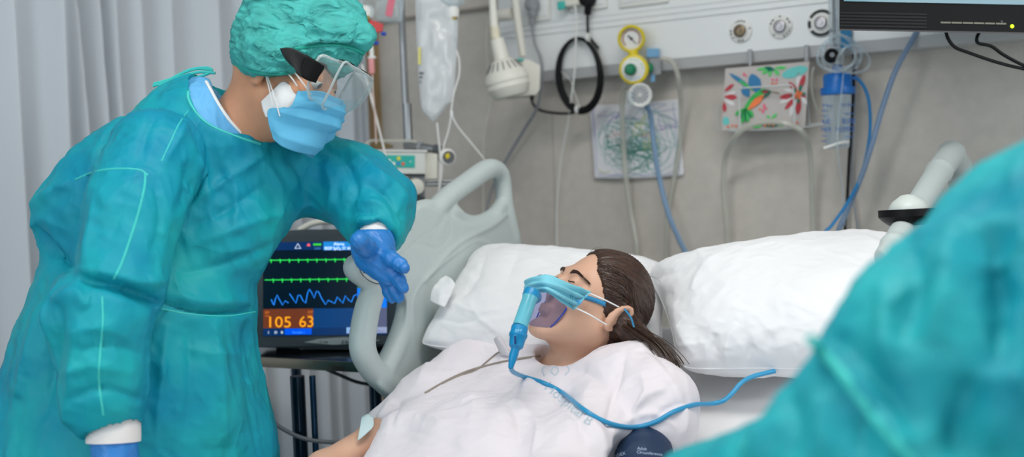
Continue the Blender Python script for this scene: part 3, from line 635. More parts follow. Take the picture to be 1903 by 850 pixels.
# clear coiled tube around the flowmeter
t = thing('coiled_oxygen_tube', 'bundle of thin clear tube looped around the flowmeter knob', 'tube', PX(1560, 110, dH-.03))
rnd = random.Random(5)
for k, (cx, cy, rx, ry, ph) in enumerate(((1560, 100, 40, 34, 0), (1563, 96, 36, 30, .5), (1552, 104, 36, 26, 1), (1585, 110, 30, 26, 0.3), (1556, 98, 30, 36, .8))):
    a = np.linspace(0, 2*math.pi, 25)[:-1]
    MB().tube(np.array([PX(cx+rx*math.cos(x)+4*math.sin(2*x+ph), cy+ry*math.sin(x), dH-.045-.006*k+.012*math.sin(x+ph)) for x in a]), .0032, 8, close=True).link('loop', M_clear, t)
MB().tube(pxs([(1568, 130, dH-.05), (1566, 150, dH-.05), (1563, 180, dH-.05), (1558, 230, dH-.045), (1556, 275, dH-.05), (1566, 350, dH-.02), (1570, 420, dH)]), .0022, 8).link('tail', M_clear, t)
cord('blue_oxygen_tube', 'bright blue thin tube falling from the humidifier spout to the pillow', [(1592, 145, dH), (1605, 160, dH), (1615, 190, dH), (1617, 240, dH), (1610, 290, dH), (1595, 340, dH), (1570, 385, dH-.02), (1545, 420, dH-.03), (1530, 440, dH-.03), (1515, 520, dH-.02)], .0042, mat('tube_blue', (40, 130, 190), .35))
cord('ribbed_grey_hose', 'thick blue-grey reinforced hose running from behind the black monitor down the wall', [(1712, 40, 2.62), (1698, 70, 2.62), (1665, 130, 2.62), (1640, 200, 2.64), (1620, 270, 2.66), (1600, 330, 2.68), (1575, 390, 2.70), (1555, 440, 2.70), (1540, 520, 2.72), (1535, 640, 2.72)], .0068, mat('hose_blue2', (120, 145, 175), .4, var=.1, vscale=400))
cord('black_wall_cable', 'black cable hanging straight down behind the humidifier bottle', wpts([(1587, 60, .05), (1586, 150, .04), (1582, 230, .03), (1578, 300, .03), (1574, 380, .03), (1570, 440, .03), (1568, 660, .03)]), .0042, M_rub)
cord('thin_grey_cable', 'thin grey cable hanging right of the black one behind the humidifier', wpts([(1592, 60, .04), (1591, 150, .04), (1583, 330, .02), (1590, 400, .02), (1594, 440, .02), (1598, 640, .02)]), .003, M_grey)
cord('short_clear_tube', 'short grey tube between the bird card and the humidifier bottle', wpts([(1512, 125, .08), (1508, 150, .08), (1512, 185, .07), (1520, 205, .06)]), .004, M_tube)

# ------------------------------------------------------------------ wall monitor at the upper right
t = thing('wall_monitor', 'large black flat monitor seen from below at the upper right', 'monitor', PX(1740, 20, 2.2))
dM = 2.2; fm = lambda a, b, c: PX(a, b+(a-1560)*0.02, c)
MB().boxf(fm, 1560, 2130, -330, 56, dM, dM+.05).link('case', M_black, t)
MB().boxf(fm, 1568, 2122, -320, 2, dM-.003, dM).link('screen', mat('screen_off', (110, 150, 165), .1), t)
b = MB()
for y in (22, 28, 34, 40, 46): b.boxf(fm, 1561, 1722, y, y+3, dM-.0015, dM)
b.link('vent_ribs', mat('rib_black', (16, 16, 18), .4, spec=.3), t)
for k in range(6): MB().boxf(fm, 1748+k*20.6, 1767+k*20.6, 36.5, 39.5, dM-.002, dM).link('menu_button', mat('button_bar', (120, 118, 100), .4), t)
MB().lathe(PX(1881, 43+6, dM), -FW, [(0, 0), (.004, 0), (.003, .002), (0, .002)], 12).link('power_light', mat('led', (190, 230, 10), .4, emit=2.0), t)
MB().lathe(PX(1862, 35+5, dM), -FW, [(0, 0), (.0022, 0), (0, .001)], 12).link('sensor', M_dgrey, t)
MB().boxf(fm, 1560, 2130, 53.5, 56.5, dM-.002, dM).link('lower_trim', mat('trim_grey', (60, 58, 60), .4), t)
MB().tube([PX(1900, 10, dM+.04), WP(2060, 10, 0.02)], .02, 16).link('wall_arm', M_dgrey, t)
cord('monitor_power_cable', 'black cable leaving the underside of the black monitor, left of the pair', [(1757, 55, 2.24), (1762, 72, 2.24), (1775, 88, 2.24), (1800, 98, 2.24), (1840, 112, 2.24), (1875, 122, 2.24), (1910, 130, 2.24), (1990, 150, 2.24)], .0035, M_rub)
cord('monitor_signal_cable', 'black cable leaving the underside of the black monitor, right of the pair', [(1824, 55, 2.25), (1816, 68, 2.25), (1818, 80, 2.25), (1842, 86, 2.25), (1865, 102, 2.25), (1903, 122, 2.25), (1960, 145, 2.25)], .0035, M_rub)

# ------------------------------------------------------------------ drip stand with bags
t = thing('drip_stand', 'steel drip stand pole rising behind the infusion pumps', 'drip stand', (PX(751, 130, 3.0)[0], PX(751, 130, 3.0)[1], 0))
q = PX(751, 130, 3.0); fxy = (q[0], q[1])
MB().tube([(fxy[0], fxy[1], .12), (fxy[0], fxy[1], 2.05)], .0095, 16).link('pole', M_steel, t)
MB().tube([(fxy[0]+.004, fxy[1]-.004, .12), (fxy[0]+.004, fxy[1]-.004, 1.52)], .0125, 16).link('outer_pole', M_steel, t)
for k in range(5):
    a = 2*math.pi*k/5+.3; MB().tube([(fxy[0], fxy[1], .13), (fxy[0]+.28*math.cos(a), fxy[1]+.28*math.sin(a), .07)], .012, 10).link('leg', M_steel, t)
    MB().lathe((fxy[0]+.28*math.cos(a), fxy[1]+.28*math.sin(a), .03), (math.cos(a+1), math.sin(a+1), 0), [(0, -.012), (.03, -.012), (.03, .012), (0, .012)], 20).link('caster', M_black, t)
for dx, dy in ((-.16, -.02), (.16, -.02), (.02, -.16), (0, .16)):
    MB().tube(spline([(fxy[0], fxy[1], 2.04), (fxy[0]+dx, fxy[1]+dy, 2.02), (fxy[0]+dx*1.05, fxy[1]+dy*1.05, 2.05)], 6), .004, 8).link('hook', M_steel, t)
MB().boxf(lambda a, b, c: (fxy[0]+a, fxy[1]+b, c), -.02, .02, -.02, .02, 1.06, 1.10, .005).link('height_clamp', M_grey, t)
M_bag = clear('bag_film', (235, 238, 240), 0.55, 0.2, 0.35); M_bag2 = clear('bag_film_clear', (225, 235, 238), 0.22, 0.1, 0.5)
def bag(name, label, ctrl, m, thick, cat='drip bag'):
    t = thing(name, label, cat, PX(*ctrl[-1][1])); R = np.array([[C(*p) for p in row] for row in ctrl])
    for s_, nm in ((1, 'front_film'), (-1, 'back_film')):
        V, Fc = patch(R, 24, 60, lambda u, v, B: s_*thick*np.clip(np.sin(np.pi*u), 0, 1)**.6*np.clip(np.sin(np.pi*(v*.96+.03)), 0, 1)**.5*(1+.25*noise(B*40, 2))+.0012*noise(B*90, 5))
        link(nm, c2w(V), Fc, m, t)
    return t
d = 2.85
t = bag('long_drip_bag', 'long narrow translucent white drip bag hanging right of the steel pole', [[(772, -120, d), (810, -122, d), (850, -120, d)], [(772, 0, d), (812, 0, d), (852, 0, d)], [(776, 110, d), (812, 110, d), (848, 110, d)], [(781, 180, d), (812, 182, d), (842, 180, d)], [(785, 205, d), (806, 212, d), (832, 196, d)], [(797, 220, d), (804, 226, d), (812, 222, d)]], M_bag, .022)
MB().boxf(fn, 777, 782, 88, 120, d-.018, d-.0175).link('yellow_mark', mat('yellow_print', (215, 205, 110), .6), t)
for k, y in enumerate((134, 142, 151)): MB().boxf(fn, 779, 787-k*2, y, y+4-k*.5, d-.018, d-.0175).link('printed_mark', M_dgrey, t)
for k in range(6): MB().boxf(fn, 777, 783, 5+k*6, 6+k*6, d-.018, d-.0175).link('volume_mark', M_grey, t)
t = bag('clear_drip_bag', 'clear drip bag with pink label above the cap brim, left of the pole', [[(668, -100, d), (710, -100, d), (752, -100, d)], [(662, -30, d), (708, -30, d), (752, -30, d)], [(664, 10, d), (706, 12, d), (750, 12, d)], [(676, 32, d), (706, 38, d), (746, 38, d)], [(682, 40, d), (706, 42, d), (742, 40, d)]], M_bag2, .02)
MB().prism([PX(*p, d-.02) for p in ((722, -5), (735, -3), (728, 32), (716, 28))], FW*.0006).link('pink_label', mat('pink_label', (215, 110, 130), .6), t)
MB().lathe(PX(681, 27, d), WZ, [(.0, -.012), (.018, -.01), (.02, .01), (.016, .022), (0, .024)], 24).link('port_cap', M_white, t)
MB().lathe(PX(681, 34, d-.01), WZ, [(.0, -.006), (.010, -.006), (.010, .006), (0, .006)], 20).link('port_ring', mat('brass_ring', (150, 130, 60), .35, .6), t)
t = bag('drip_bottle', 'round-shouldered clear drip bottle feeding the tube right of the long bag', [[(806, -100, d), (838, -100, d), (872, -100, d)], [(804, -30, d), (838, -30, d), (872, -30, d)], [(812, 2, d), (838, 4, d), (864, 2, d)], [(826, 14, d), (840, 16, d), (854, 14, d)]], M_bag2, .03, 'drip bottle')
MB().lathe(PX(841, 24, d), WZ, [(.0, -.012), (.016, -.012), (.018, .006), (.015, .018), (0, .02)], 24).link('neck', M_white, t)
MB().lathe(PX(842, 32, d), WZ, [(.0, -.008), (.012, -.008), (.012, .004), (0, .004)], 20).link('neck_ring', mat('brass_ring', (150, 130, 60), .35, .6), t)
MB().lathe(PX(844, 39, d), WZ, [(.0, -.005), (.006, -.005), (.006, .004), (0, .004)], 16).link('green_valve', M_teal, t)
t = thing('drip_line', 'clear drip line with chamber falling from the round bottle and splitting in two', 'tube', PX(845, 90, d))
MB().lathe(PX(846, 88, d), nrm(PX(841, 40, d)-PX(846, 88, d)), [(.0, -.004), (.004, 0), (.005, .01), (.0065, .015), (.0065, .062), (0, .064)], 20).link('drip_chamber', M_clear, t)
M_line = mat('line_white', (222, 222, 218), .3)
MB().tube(pxs([(846, 90, d), (853, 110, d), (853, 140, d), (843, 175, d), (838, 210, d)]), .0026, 8).link('upper_line', M_line, t)
MB().lathe(PX(839, 212, d), WZ, [(0, -.01), (.005, -.008), (.005, .008), (0, .01)], 14).link('junction', M_white, t)
MB().tube(pxs([(839, 213, d), (833, 245, d), (824, 275, d), (822, 310, d), (818, 345, d), (812, 385, d)]), .0026, 8).link('left_line', M_line, t)
MB().tube(pxs([(839, 213, d), (850, 235, d), (872, 262, d), (895, 290, d), (910, 312, d+.02)]), .0026, 8).link('right_line', M_line, t)
cord('white_drip_line', 'white line hanging from the bottom of the long drip bag', [(812, 228, d), (814, 250, d), (817, 275, d), (818, 310, d), (816, 350, d), (812, 380, d)], .003, M_line, 'tube')
t = thing('syringe_line', 'pink-filled drip chamber with red connector and blue caps beside the cap brim', 'tube', PX(690, 110, d))
MB().lathe(PX(691, 138, d), WZ, [(0, 0), (.007, .001), (.0085, .006), (.0085, .042), (0, .044)], 20).link('pink_chamber', mat('pink_fluid', (225, 150, 150), .3), t)
MB().lathe(PX(691, 107, d), WZ, [(0, -.003), (.011, -.003), (.011, .003), (.006, .004), (.006, .03), (0, .03)], 20).link('chamber_cap', M_white, t)
MB().prism([PX(x, y, d-.01) for x, y in ((685, 34), (700, 40), (712, 45), (710, 58), (698, 60), (686, 50))], FW*.014).link('red_connector', mat('red_clip', (205, 60, 60), .4), t)
for x, y in ((713, 63), (699, 80)): MB().lathe(PX(x, y, d-.01), RT, [(0, -.007), (.005, -.006), (.005, .006), (0, .007)], 14).link('blue_cap', mat('cap_blue', (20, 70, 180), .4), t)
MB().tube(pxs([(692, 139, d), (693, 170, d), (697, 220, d), (699, 268, d)]), .0022, 8).link('line', mat('pink_line', (215, 190, 182), .4), t)
cord('pump_feed_line', 'white line passing from behind the goggles down to the pump keypad', [(672, 120, d), (682, 150, d), (692, 190, d), (702, 230, d), (714, 280, d-.1), (716, 296, d-.1)], .0032, M_line, 'tube')

# ------------------------------------------------------------------ infusion pumps
M_pump = mat('pump_shell', (214, 216, 210), .45); M_keys = mat('key_teal', (40, 178, 165), .4)
def pump(name, label, x0, y0, x1, y1, d0, dd, panel, knob=False):
    t = thing(name, label, 'infusion pump', PX((x0+x1)/2, y1, d0+dd/2)); g = lambda a, b, c: PX(a, b+(a-x0)*0.01, c)
    MB().boxf(g, x0, x1, y0, y1, d0, d0+dd).link('housing', M_pump, t)
    p = MB().boxf(g, *panel, d0-.002, d0).link('keypad', M_keys, t)
    return t, g, p
t, g, kp = pump('infusion_pump', 'upper infusion pump with teal keypad beside the elbow', 668, 280, 790, 322, 2.82, .16, (690, 771, 288, 311))
MB().boxf(g, 690, 701, 292, 304, 2.815, 2.8175).link('display', mat('dark_red_display', (70, 25, 30), .2), kp)
for x, y, r, c in ((709, 300, 4, 'white'), (716, 296, 3.5, 'white'), (723, 299, 4, 'white'), (731, 304, 4, 'white'), (741, 294, 4, 'yellow'), (740, 303, 3.5, 'blue'), (749, 304, 3.5, 'red'), (716, 305, 3.5, 'white'), (763, 300, 1.5, 'white')):
    MB().lathe(PX(x, y+.8, 2.818), -FW, [(0, 0), (r*.0014, 0), (r*.0012, .0015), (0, .0018)], 16).link('key', mat('key_'+c, {'white': (225, 235, 235), 'yellow': (225, 215, 60), 'blue': (60, 140, 210), 'red': (230, 100, 80)}[c], .4), kp)
MB().boxf(g, 790, 812, 284, 330, 2.85, 2.98).link('side_module', M_cream, t)
MB().boxf(g, 664, 794, 278, 281, 2.815, 2.98).link('top_edge', M_white, t)
MB().boxf(g, 668, 790, 322, 326, 2.83, 2.96).link('base', M_dgrey, t)
t, g, kp = pump('infusion_pump', 'lower infusion pump, mostly hidden behind the sleeve', 668, 328, 758, 366, 2.80, .16, (736, 757, 334, 356))
for x, y, c in ((741, 343, 'yellow'), (750, 353, 'red')): MB().lathe(PX(x, y+.6, 2.798), -FW, [(0, 0), (.0055, 0), (.005, .0015), (0, .0018)], 16).link('key', MATS['key_'+c], kp)
MB().boxf(g, 758, 790, 326, 366, 2.84, 2.96).link('side_module', M_grey, t)
MB().lathe(PX(770, 348, 2.84), -FW+RT*.3, [(0, 0), (.022, .002), (.024, .012), (.020, .03), (0, .034)], 24).link('knob', M_cream, t)
MB().boxf(fn, 735, 790, 366, 384, 2.82, 2.95).link('base', mat('base_dark', (58, 66, 70), .4), t)
t = thing('pole_clamp', 'grey tube clamp joining the pole above the upper pump', 'clamp', PX(790, 275, 2.92))
MB().tube([PX(753, 270, 2.92), PX(775, 272, 2.9), PX(810, 278, 2.88)], .011, 16).link('bar', M_steel, t)
MB().tube([PX(776, 272, 2.9), PX(786, 274, 2.9)], .014, 16).link('collar', M_grey, t)
MB().tube([PX(808, 277, 2.88), PX(822, 280, 2.87)], .013, 16).link('end_knob', M_dgrey, t)
MB().tube(pxs([(672, 275, 2.86), (690, 262, 2.86), (720, 262, 2.86), (760, 262, 2.86), (775, 264, 2.86)]), .004, 8).link('tube_loop', M_tube, t)
MB().prism([PX(x, y, 2.86) for x, y in ((694, 268), (716, 266), (730, 270), (728, 274), (700, 276))], FW*.02).link('brass_clip', mat('brass_dark', (112, 96, 60), .4, .5), t)
t = thing('round_dial', 'small round dial with yellow and black face at the end of the pump clamp', 'dial', PX(832, 292, 2.85))
MB().lathe(PX(832, 292, 2.85), -FW+RT*.35, [(0, -.03), (.019, -.03), (.022, -.02), (.022, 0), (.018, .002), (0, .002)], 28).link('case', M_white, t)
f_ = MB().lathe(PX(834, 292, 2.846), -FW+RT*.35, [(0, 0), (.0165, 0), (.016, .002), (0, .002)], 28).link('face', mat('dial_black', (40, 42, 45), .3), t)
MB().prism([PX(x, y, 2.84) for x, y in ((827, 288), (834, 284), (836, 292), (830, 296))], FW*.001).link('yellow_segment', M_yel, f_)
t = thing('support_arm', 'twin steel rods with cream end knob crossing behind the bed rail', 'bracket', PX(825, 342, 2.86))
for y in (338, 344): MB().tube([PX(790, y, 2.86), PX(862, y-2, 2.86)], .0042, 10).link('rod', M_steel, t)
MB().lathe(PX(868, 338, 2.86), RT, [(0, -.014), (.016, -.012), (.022, 0), (.016, .014), (0, .016)], 24).link('end_knob', M_cream, t)
MB().lathe(PX(824, 356, 2.87), -FW, [(0, 0), (.014, 0), (.014, .02), (0, .02)], 20).link('grey_joint', M_grey, t)

# ------------------------------------------------------------------ cart and patient monitor
hT = HP(600, 667, 0)[2]; dT = 2.42; hT = PX(560, 669, dT)[2]
A = HP(300, 655, hT); Bq = HP(728, 677, hT); along = nrm(Bq-A); along[2] = 0; back = np.array((-along[1], along[0], 0)); TL = lambda a, b, c: A+along*a+back*b+WZ*c
Ln = np.linalg.norm(Bq-A)
t = thing('equipment_cart', 'stainless steel cart shelf carrying the vital signs monitor', 'cart', TL(Ln/2, .2, -hT))
MB().boxf(TL, 0, Ln, 0, .42, -.022, 0, .003).link('shelf', mat('dark_steel', (96, 106, 116), .22, .85), t)
MB().boxf(TL, 0, Ln, -.004, 0, -.022, 0.001, .001).link('front_edge', mat('steel_edge', (150, 145, 130), .25, .9), t)
for a in (.12, Ln-.08):
    for b_ in (.05, .36):
        MB().tube([TL(a, b_, -.02), TL(a, b_, -hT+.1)], .014, 14).link('leg', mat('leg_dark', (52, 70, 86), .2, .8), t)
        MB().lathe(TL(a, b_-.012, -hT+.045), back, [(0, -.012), (.045, -.012), (.045, .012), (0, .012)], 24).link('caster', M_black, t)
u5 = HP(524, 690, hT); MB().tube([u5-WZ*.02+back*.05, u5-WZ*(hT-.2)+back*.05], .016, 14).link('leg', MATS['leg_dark'], t)
u5 = HP(547, 691, hT); MB().tube([u5-WZ*.02+back*.06, u5-WZ*(hT-.2)+back*.06], .007, 14).link('brace', mat('brace_blue', (60, 96, 130), .2, .7), t)
MB().boxf(TL, 0.02, Ln-.02, .02, .4, -hT+.3, -hT+.32, .002).link('lower_shelf', MATS['dark_steel'], t)
cord('cart_cable', 'dark cable sagging under the cart shelf', [(600, 684, 2.5), (630, 697, 2.5), (665, 711, 2.5), (700, 716, 2.5), (740, 716, 2.5)], .004, M_dgrey)
cord('floor_grey_cable', 'grey cable curving between the teal gown hem and the patient elbow', [(470, 740, 2.3), (505, 782, 2.3), (535, 803, 2.3), (570, 817, 2.3), (610, 822, 2.3), (660, 822, 2.28)], .0045, M_grey)
d = 2.5; M_case = mat('monitor_case', (74, 84, 90), .45); mm = lambda a, b, c: PX(a, b-(a-480)*.012, c)
t = thing('vital_signs_monitor', 'grey vital signs monitor with dark screen, green traces and orange pressure figures', 'monitor', PX(605, 655, d+.05))
out = [(470, 646), (474, 440), (484, 432), (560, 428), (650, 428), (728, 431), (737, 440), (739, 642), (700, 648), (640, 652), (560, 649)]
MB().prism([mm(x, y, d) for x, y in out], FW*.13).link('case', M_case, t, smooth=False)
b = MB()
for P in (((470, 646), (474, 440), (489, 451), (489, 625)), ((474, 440), (737, 440), (719, 451), (489, 451)), ((737, 440), (739, 642), (719, 625), (719, 451)), ((739, 642), (470, 646), (489, 625), (719, 625))):
    b.prism([mm(x, y, d-.006 if k < 2 else d-.002) for k, (x, y) in enumerate(P)], FW*.006)
b.link('bezel', mat('bezel_grey', (86, 95, 100), .4), t, smooth=False)
MB().tube(pxs([(556, 428, d+.05), (580, 416, d+.05), (610, 412, d+.05), (645, 418, d+.05), (665, 428, d+.05)]), .007, 10).link('carry_handle', M_cream, t)
MB().prism([mm(x, y, d-.008) for x, y in ((565, 638), (590, 632), (640, 629), (690, 632), (706, 636), (670, 641), (620, 643))], FW*.003).link('badge_plate', mat('badge', (196, 206, 206), .35), t)
tx('EMT', 12, 634, 642, d-.0085, M_dgrey, t, 26); tx('ET 300', 5, 594, 638, d-.0085, M_dgrey, t, 15)
for x in (513, 680): MB().boxf(mm, x, x+44, 645, 662, d+.02, d+.10).link('foot', M_black, t)
def E(name, c, s=1.0): return mat(name, c, .3, emit=s)
scr = MB().boxf(mm, 489, 719, 451, 625, d-.0035, d-.001).link('screen', E('screen_dark', (2, 22, 38), .55), t)
zs_ = [d-.004]
def R(x0, y0, x1, y1, col, nm, k=0, s=.9): return MB().boxf(mm, x0, x1, y0, y1, d-.0042-.0003*k, d-.0038).link(nm, E('scr_'+nm, col, s*.8), scr)
R(489, 451, 719, 466, (8, 45, 95), 'header_bar'); R(601, 451, 719, 467, (30, 130, 205), 'alert_bar', 1); R(582, 454, 597, 458, (60, 200, 60), 'battery_bar', 2)
R(583, 459, 596, 465, (14, 50, 95), 'mains_box', 1); R(664, 528, 719, 538, (60, 110, 60), 'green_block', 1); R(664, 538, 719, 575, (0, 125, 250), 'blue_block', 1)
R(489, 575, 582, 611, (112, 56, 34), 'pressure_box', 1); R(582, 575, 719, 611, (10, 62, 118), 'lower_panel', 1); R(489, 611, 719, 625, (12, 50, 100), 'footer_bar', 1)
R(664, 575, 719, 611, (92, 98, 130), 'grey_panel', 2)
R(529, 612, 579, 623, (0, 90, 245), 'footer_button', 2); R(644, 611, 662, 622, (150, 190, 235), 'light_button', 2); R(693, 611, 719, 622, (160, 170, 205), 'menu_button', 2)
def st(s, x, y, sz, col, fit=None, nm='screen_text'): return tx(s, sz, x, y-(x-480)*.012, d-.0055, E('txt_%d_%d_%d' % col, col, 1.0), scr, fit, nm)
W_ = (225, 240, 250); O_ = (245, 160, 30)
st('Alerta', 620, 458, 8, W_, 20); st('RESP SpO₂ ST ARRIT', 603, 466, 8, W_, 60); st('230V', 584, 465.5, 6, (60, 120, 180), 12)
st('105', 494, 609, 29, O_, 40); st('63', 555, 609, 29, O_, 26); st('SP', 492, 584, 7, (200, 110, 40), 8); st('DP', 572, 584, 7, (200, 110, 40), 9)
st('mmHg', 492, 589, 4, (200, 110, 40), 9); st('mmHg', 570, 589, 4, (200, 110, 40), 10)
st('I', 498, 621, 7, W_); st('D', 510, 621, 7, W_); st('B', 522, 621, 7, W_); st('Pantalla 1', 543, 621, 6, (60, 150, 250), 22); st('Trat', 647, 620, 6, (60, 100, 170), 11); st('Menú', 699, 620, 6, (90, 100, 130), 13)
def trace(nm, pts, col, r): return MB().tube([mm(x, y, d-.0052) for x, y in pts], r, 5).link(nm, E('trace_'+nm, col, 1.1), scr)
def beats(y, xs, x0, x1):
    P = [(x0, y)]
    for x in xs: P += [(x-1.5, y), (x-.6, y-2.5), (x, y+5), (x+.8, y-.5), (x+1.5, y)]
    return P+[(x1, y)]
trace('upper_trace', beats(484.5, range(504, 660, 17), 492, 662), (40, 200, 80), .0011)
trace('lower_trace', beats(521, range(508, 660, 17), 492, 662), (40, 200, 80), .0011)
trace('wave', [(504, 557), (507, 565), (509, 568), (512, 556), (515, 549), (519, 557), (525, 568), (530, 560), (536, 564)], (30, 130, 235), .0011)
trace('wave', [(538, 547), (544, 556), (550, 565), (554, 550), (558, 550), (563, 560), (568, 565), (572, 545), (575, 539), (579, 545), (584, 556), (588, 543), (592, 544), (598, 557), (605, 568), (610, 560), (616, 563), (622, 566), (627, 554), (632, 560), (637, 566), (642, 552), (648, 560), (653, 564), (658, 552), (663, 550)], (30, 130, 235), .0011)
MB().tube([mm(x, y, d-.0056) for x, y in ((548, 463), (553.5, 454), (559, 463))], .0009, 5, close=True).link('bell_icon', E('txt_225_240_250', W_), scr)
MB().prism([mm(x, y, d-.0056) for x, y in ((570, 459), (572, 454), (575, 454), (577, 459))], FW*.0002).link('alarm_icon', E('icon_red', (225, 90, 100)), scr)

# ------------------------------------------------------------------ bed
M_rail = mat('rail_plastic', (196, 207, 205), .42, var=.012, vscale=30); M_sheet = mat('sheet_cotton', (232, 232, 234), .9, bump=.12, bscale=700, sheen=.2)
def plane_d(px, py, p0, n):
    r = ray(px, py); return float(((p0-CAM)@n)/(r@n))
RAILP = B0
def rd(px, py, off=0): return plane_d(px, py, RAILP+BR*off, BR)
bed = thing('hospital_bed', 'hospital bed with raised backrest and moulded grey-green side rails under the patient', 'hospital bed', BL(1.0, .5, 0))
mz = lambda s: .62+max(0, .8-s)*.45
def slab(name, s0, s1, r0, r1, t0, t1, m, parent, n=10, bulge=0):
    b = MB(); V = []; ss = np.linspace(s0, s1, n); prof = [(r0, t0), (r0, t1-.02), (r0+.02, t1), (r1-.02, t1), (r1, t1-.02), (r1, t0)]
    for s in ss:
        for (r, q) in prof: V.append(BL(s, r, mz(s)+q))
    k = len(prof); Fc = [(i*k+j, i*k+(j+1) % k, (i+1)*k+(j+1) % k, (i+1)*k+j) for i in range(n-1) for j in range(k)]+[tuple(range(k)), tuple((n-1)*k+j for j in range(k))[::-1]]
    return b.add(V, Fc).link(name, m, parent, smooth=False)
slab('mattress', .06, 2.0, .06, .94, -.14, -.005, mat('mattress_cover', (150, 175, 190), .5), bed, 40)
slab('bed_frame', .08, 1.98, .04, .96, -.19, -.14, M_rail, bed, 40)
MB().boxf(BL, .3, 1.7, .2, .8, .12, .22, .02).link('chassis', M_dgrey, bed)
for s in (.3, 1.7):
    MB().boxf(BL, s-.04, s+.04, .44, .56, .2, .6, .01).link('lift_column', M_grey, bed)
    for r in (.12, .88): MB().lathe(BL(s, r-.02, .07), BR, [(0, 0), (.07, 0), (.07, .04), (0, .04)], 24).link('caster', M_black, bed)
def polysdf(x, y, P):
    P = np.asarray(P, float); n = len(P); d2 = np.full(x.shape, 1e9); ins = np.zeros(x.shape, bool)
    for i in range(n):
        a = P[i]; b = P[(i+1) % n]; e = b-a; wx = x-a[0]; wy = y-a[1]; t = np.clip((wx*e[0]+wy*e[1])/(e@e), 0, 1)
        d2 = np.minimum(d2, (wx-e[0]*t)**2+(wy-e[1]*t)**2)
        c = ((a[1] <= y) & (b[1] > y)) | ((b[1] <= y) & (a[1] > y)); xi = a[0]+(y-a[1])*e[0]/(e[1] if e[1] else 1e-9); ins ^= c & (x < xi)
    d = np.sqrt(d2); return np.where(ins, -d, d)
def rnd_poly(P, n=6): return [(p[0], p[1]) for p in spline([(x, y, 0) for x, y in P], n, True)]
Fd = Field(C(625, 290, 2.0)*np.array((1.03, 1, 1)), C(1010, 760, 2.0), .0045)
Fd = Field((-.36, -.20, 1.92), (.06, .40, 2.80), .0042)
X, Y, Z = Fd.ax[0][:, None, None], Fd.ax[1][None, :, None], Fd.ax[2][None, None, :]
wc_ = w2c(RAILP); nc = np.array((BR@RT, -(BR@UP), BR@FW)); offp = (X-wc_[0])*nc[0]+(Y-wc_[1])*nc[1]+(Z-wc_[2])*nc[2]
pxg = CX+F*X/Z+0*Y; pyg = CY+F*Y/Z+0*X
near = np.abs(offp) < .06; D = np.full(Fd.D.shape, .3, np.float32); xx, yy, zz = pxg[near], pyg[near], (Z+0*X+0*Y)[near]; oo = offp[near]
panel = [(772, 384), (792, 378), (815, 384), (845, 404), (880, 412), (915, 404), (935, 384), (958, 430), (966, 470), (900, 640), (780, 760), (728, 742), (700, 716), (712, 690), (735, 655), (748, 610), (752, 560), (738, 540), (722, 500), (737, 455), (752, 412)]
sd = polysdf(xx, yy, rnd_poly(panel))*zz/F
q = np.maximum(sd+.012, 0)**2+np.maximum(np.abs(oo)-.010, 0)**2; dd_ = np.sqrt(q)-.012+np.minimum(np.maximum(sd+.012, np.abs(oo)-.010), 0)
D[near] = dd_; Fd.D = D
def rchain(pts, k=.006, off=0):
    pts = [tuple(p) for p in spline(pts, 5)]
    return Fd.chain([(x, y, rd(x, y, off), r) for x, y, r in pts], k)
rchain([(800, 398, 17), (830, 368, 18), (868, 340, 18), (900, 318, 18), (918, 314, 16), (930, 324, 15), (935, 345, 14), (937, 375, 15), (942, 410, 17), (950, 450, 18)])
rchain([(836, 392, 17), (860, 408, 12), (885, 413, 12), (915, 400, 12), (935, 376, 12)])
rchain([(695, 540, 20), (684, 570, 22), (676, 610, 23), (674, 650, 23), (690, 684, 22), (712, 706, 22), (740, 730, 22)])
rchain([(758, 560, 18), (752, 590, 17), (742, 625, 18), (728, 660, 19), (712, 690, 20)])
rchain([(662, 497, 24), (690, 512, 24), (712, 522, 18)], .012, .0)
rchain([(800, 380, 9), (772, 390, 10), (752, 420, 9), (738, 455, 9), (722, 500, 11)], .01)
V, Fc = Fd.mesh(1); Fc = outward(V, Fc); N = normals(V, Fc)
S = [([(742, 480), (775, 447), (808, 425), (826, 402), (822, 395), (800, 383)], 1.6, -.0022), ([(768, 455), (790, 456), (810, 462), (826, 452), (838, 432), (836, 408)], 1.8, -.0022), ([(812, 430), (822, 416), (830, 413), (832, 425), (826, 444), (812, 447), (807, 440), (812, 430)], 1.4, -.002),
     ([(770, 620), (768, 560), (790, 520), (830, 485), (880, 450), (908, 453)], 2.2, .003), ([(790, 520), (850, 455), (915, 420), (940, 400)], 4, .004)]
V = V+N*strokes(V, N, S, False)[:, None]
rail = link('side_rail', c2w(V), Fc, M_rail, bed)
MB().prism([PX(x, y, rd(x, y, .032)) for x, y in ((669, 478), (690, 478), (716, 522), (704, 528), (676, 520), (668, 500))], BR*.002).link('control_pad', mat('control_pad', (205, 212, 210), .4), rail)
MB().tube([PX(x, y, rd(x, y, .034)) for x, y in rnd_poly([(672, 474), (692, 482), (712, 512), (704, 528), (680, 518), (668, 498)], 5)], .0011, 6, close=True).link('pad_outline', M_dgrey, rail)
MB().tube([PX(x, y, rd(x, y, .036)) for x, y in ((678, 500), (682, 508), (684, 501), (682, 508), (676, 507))], .001, 6).link('arrow_mark', M_black, rail)
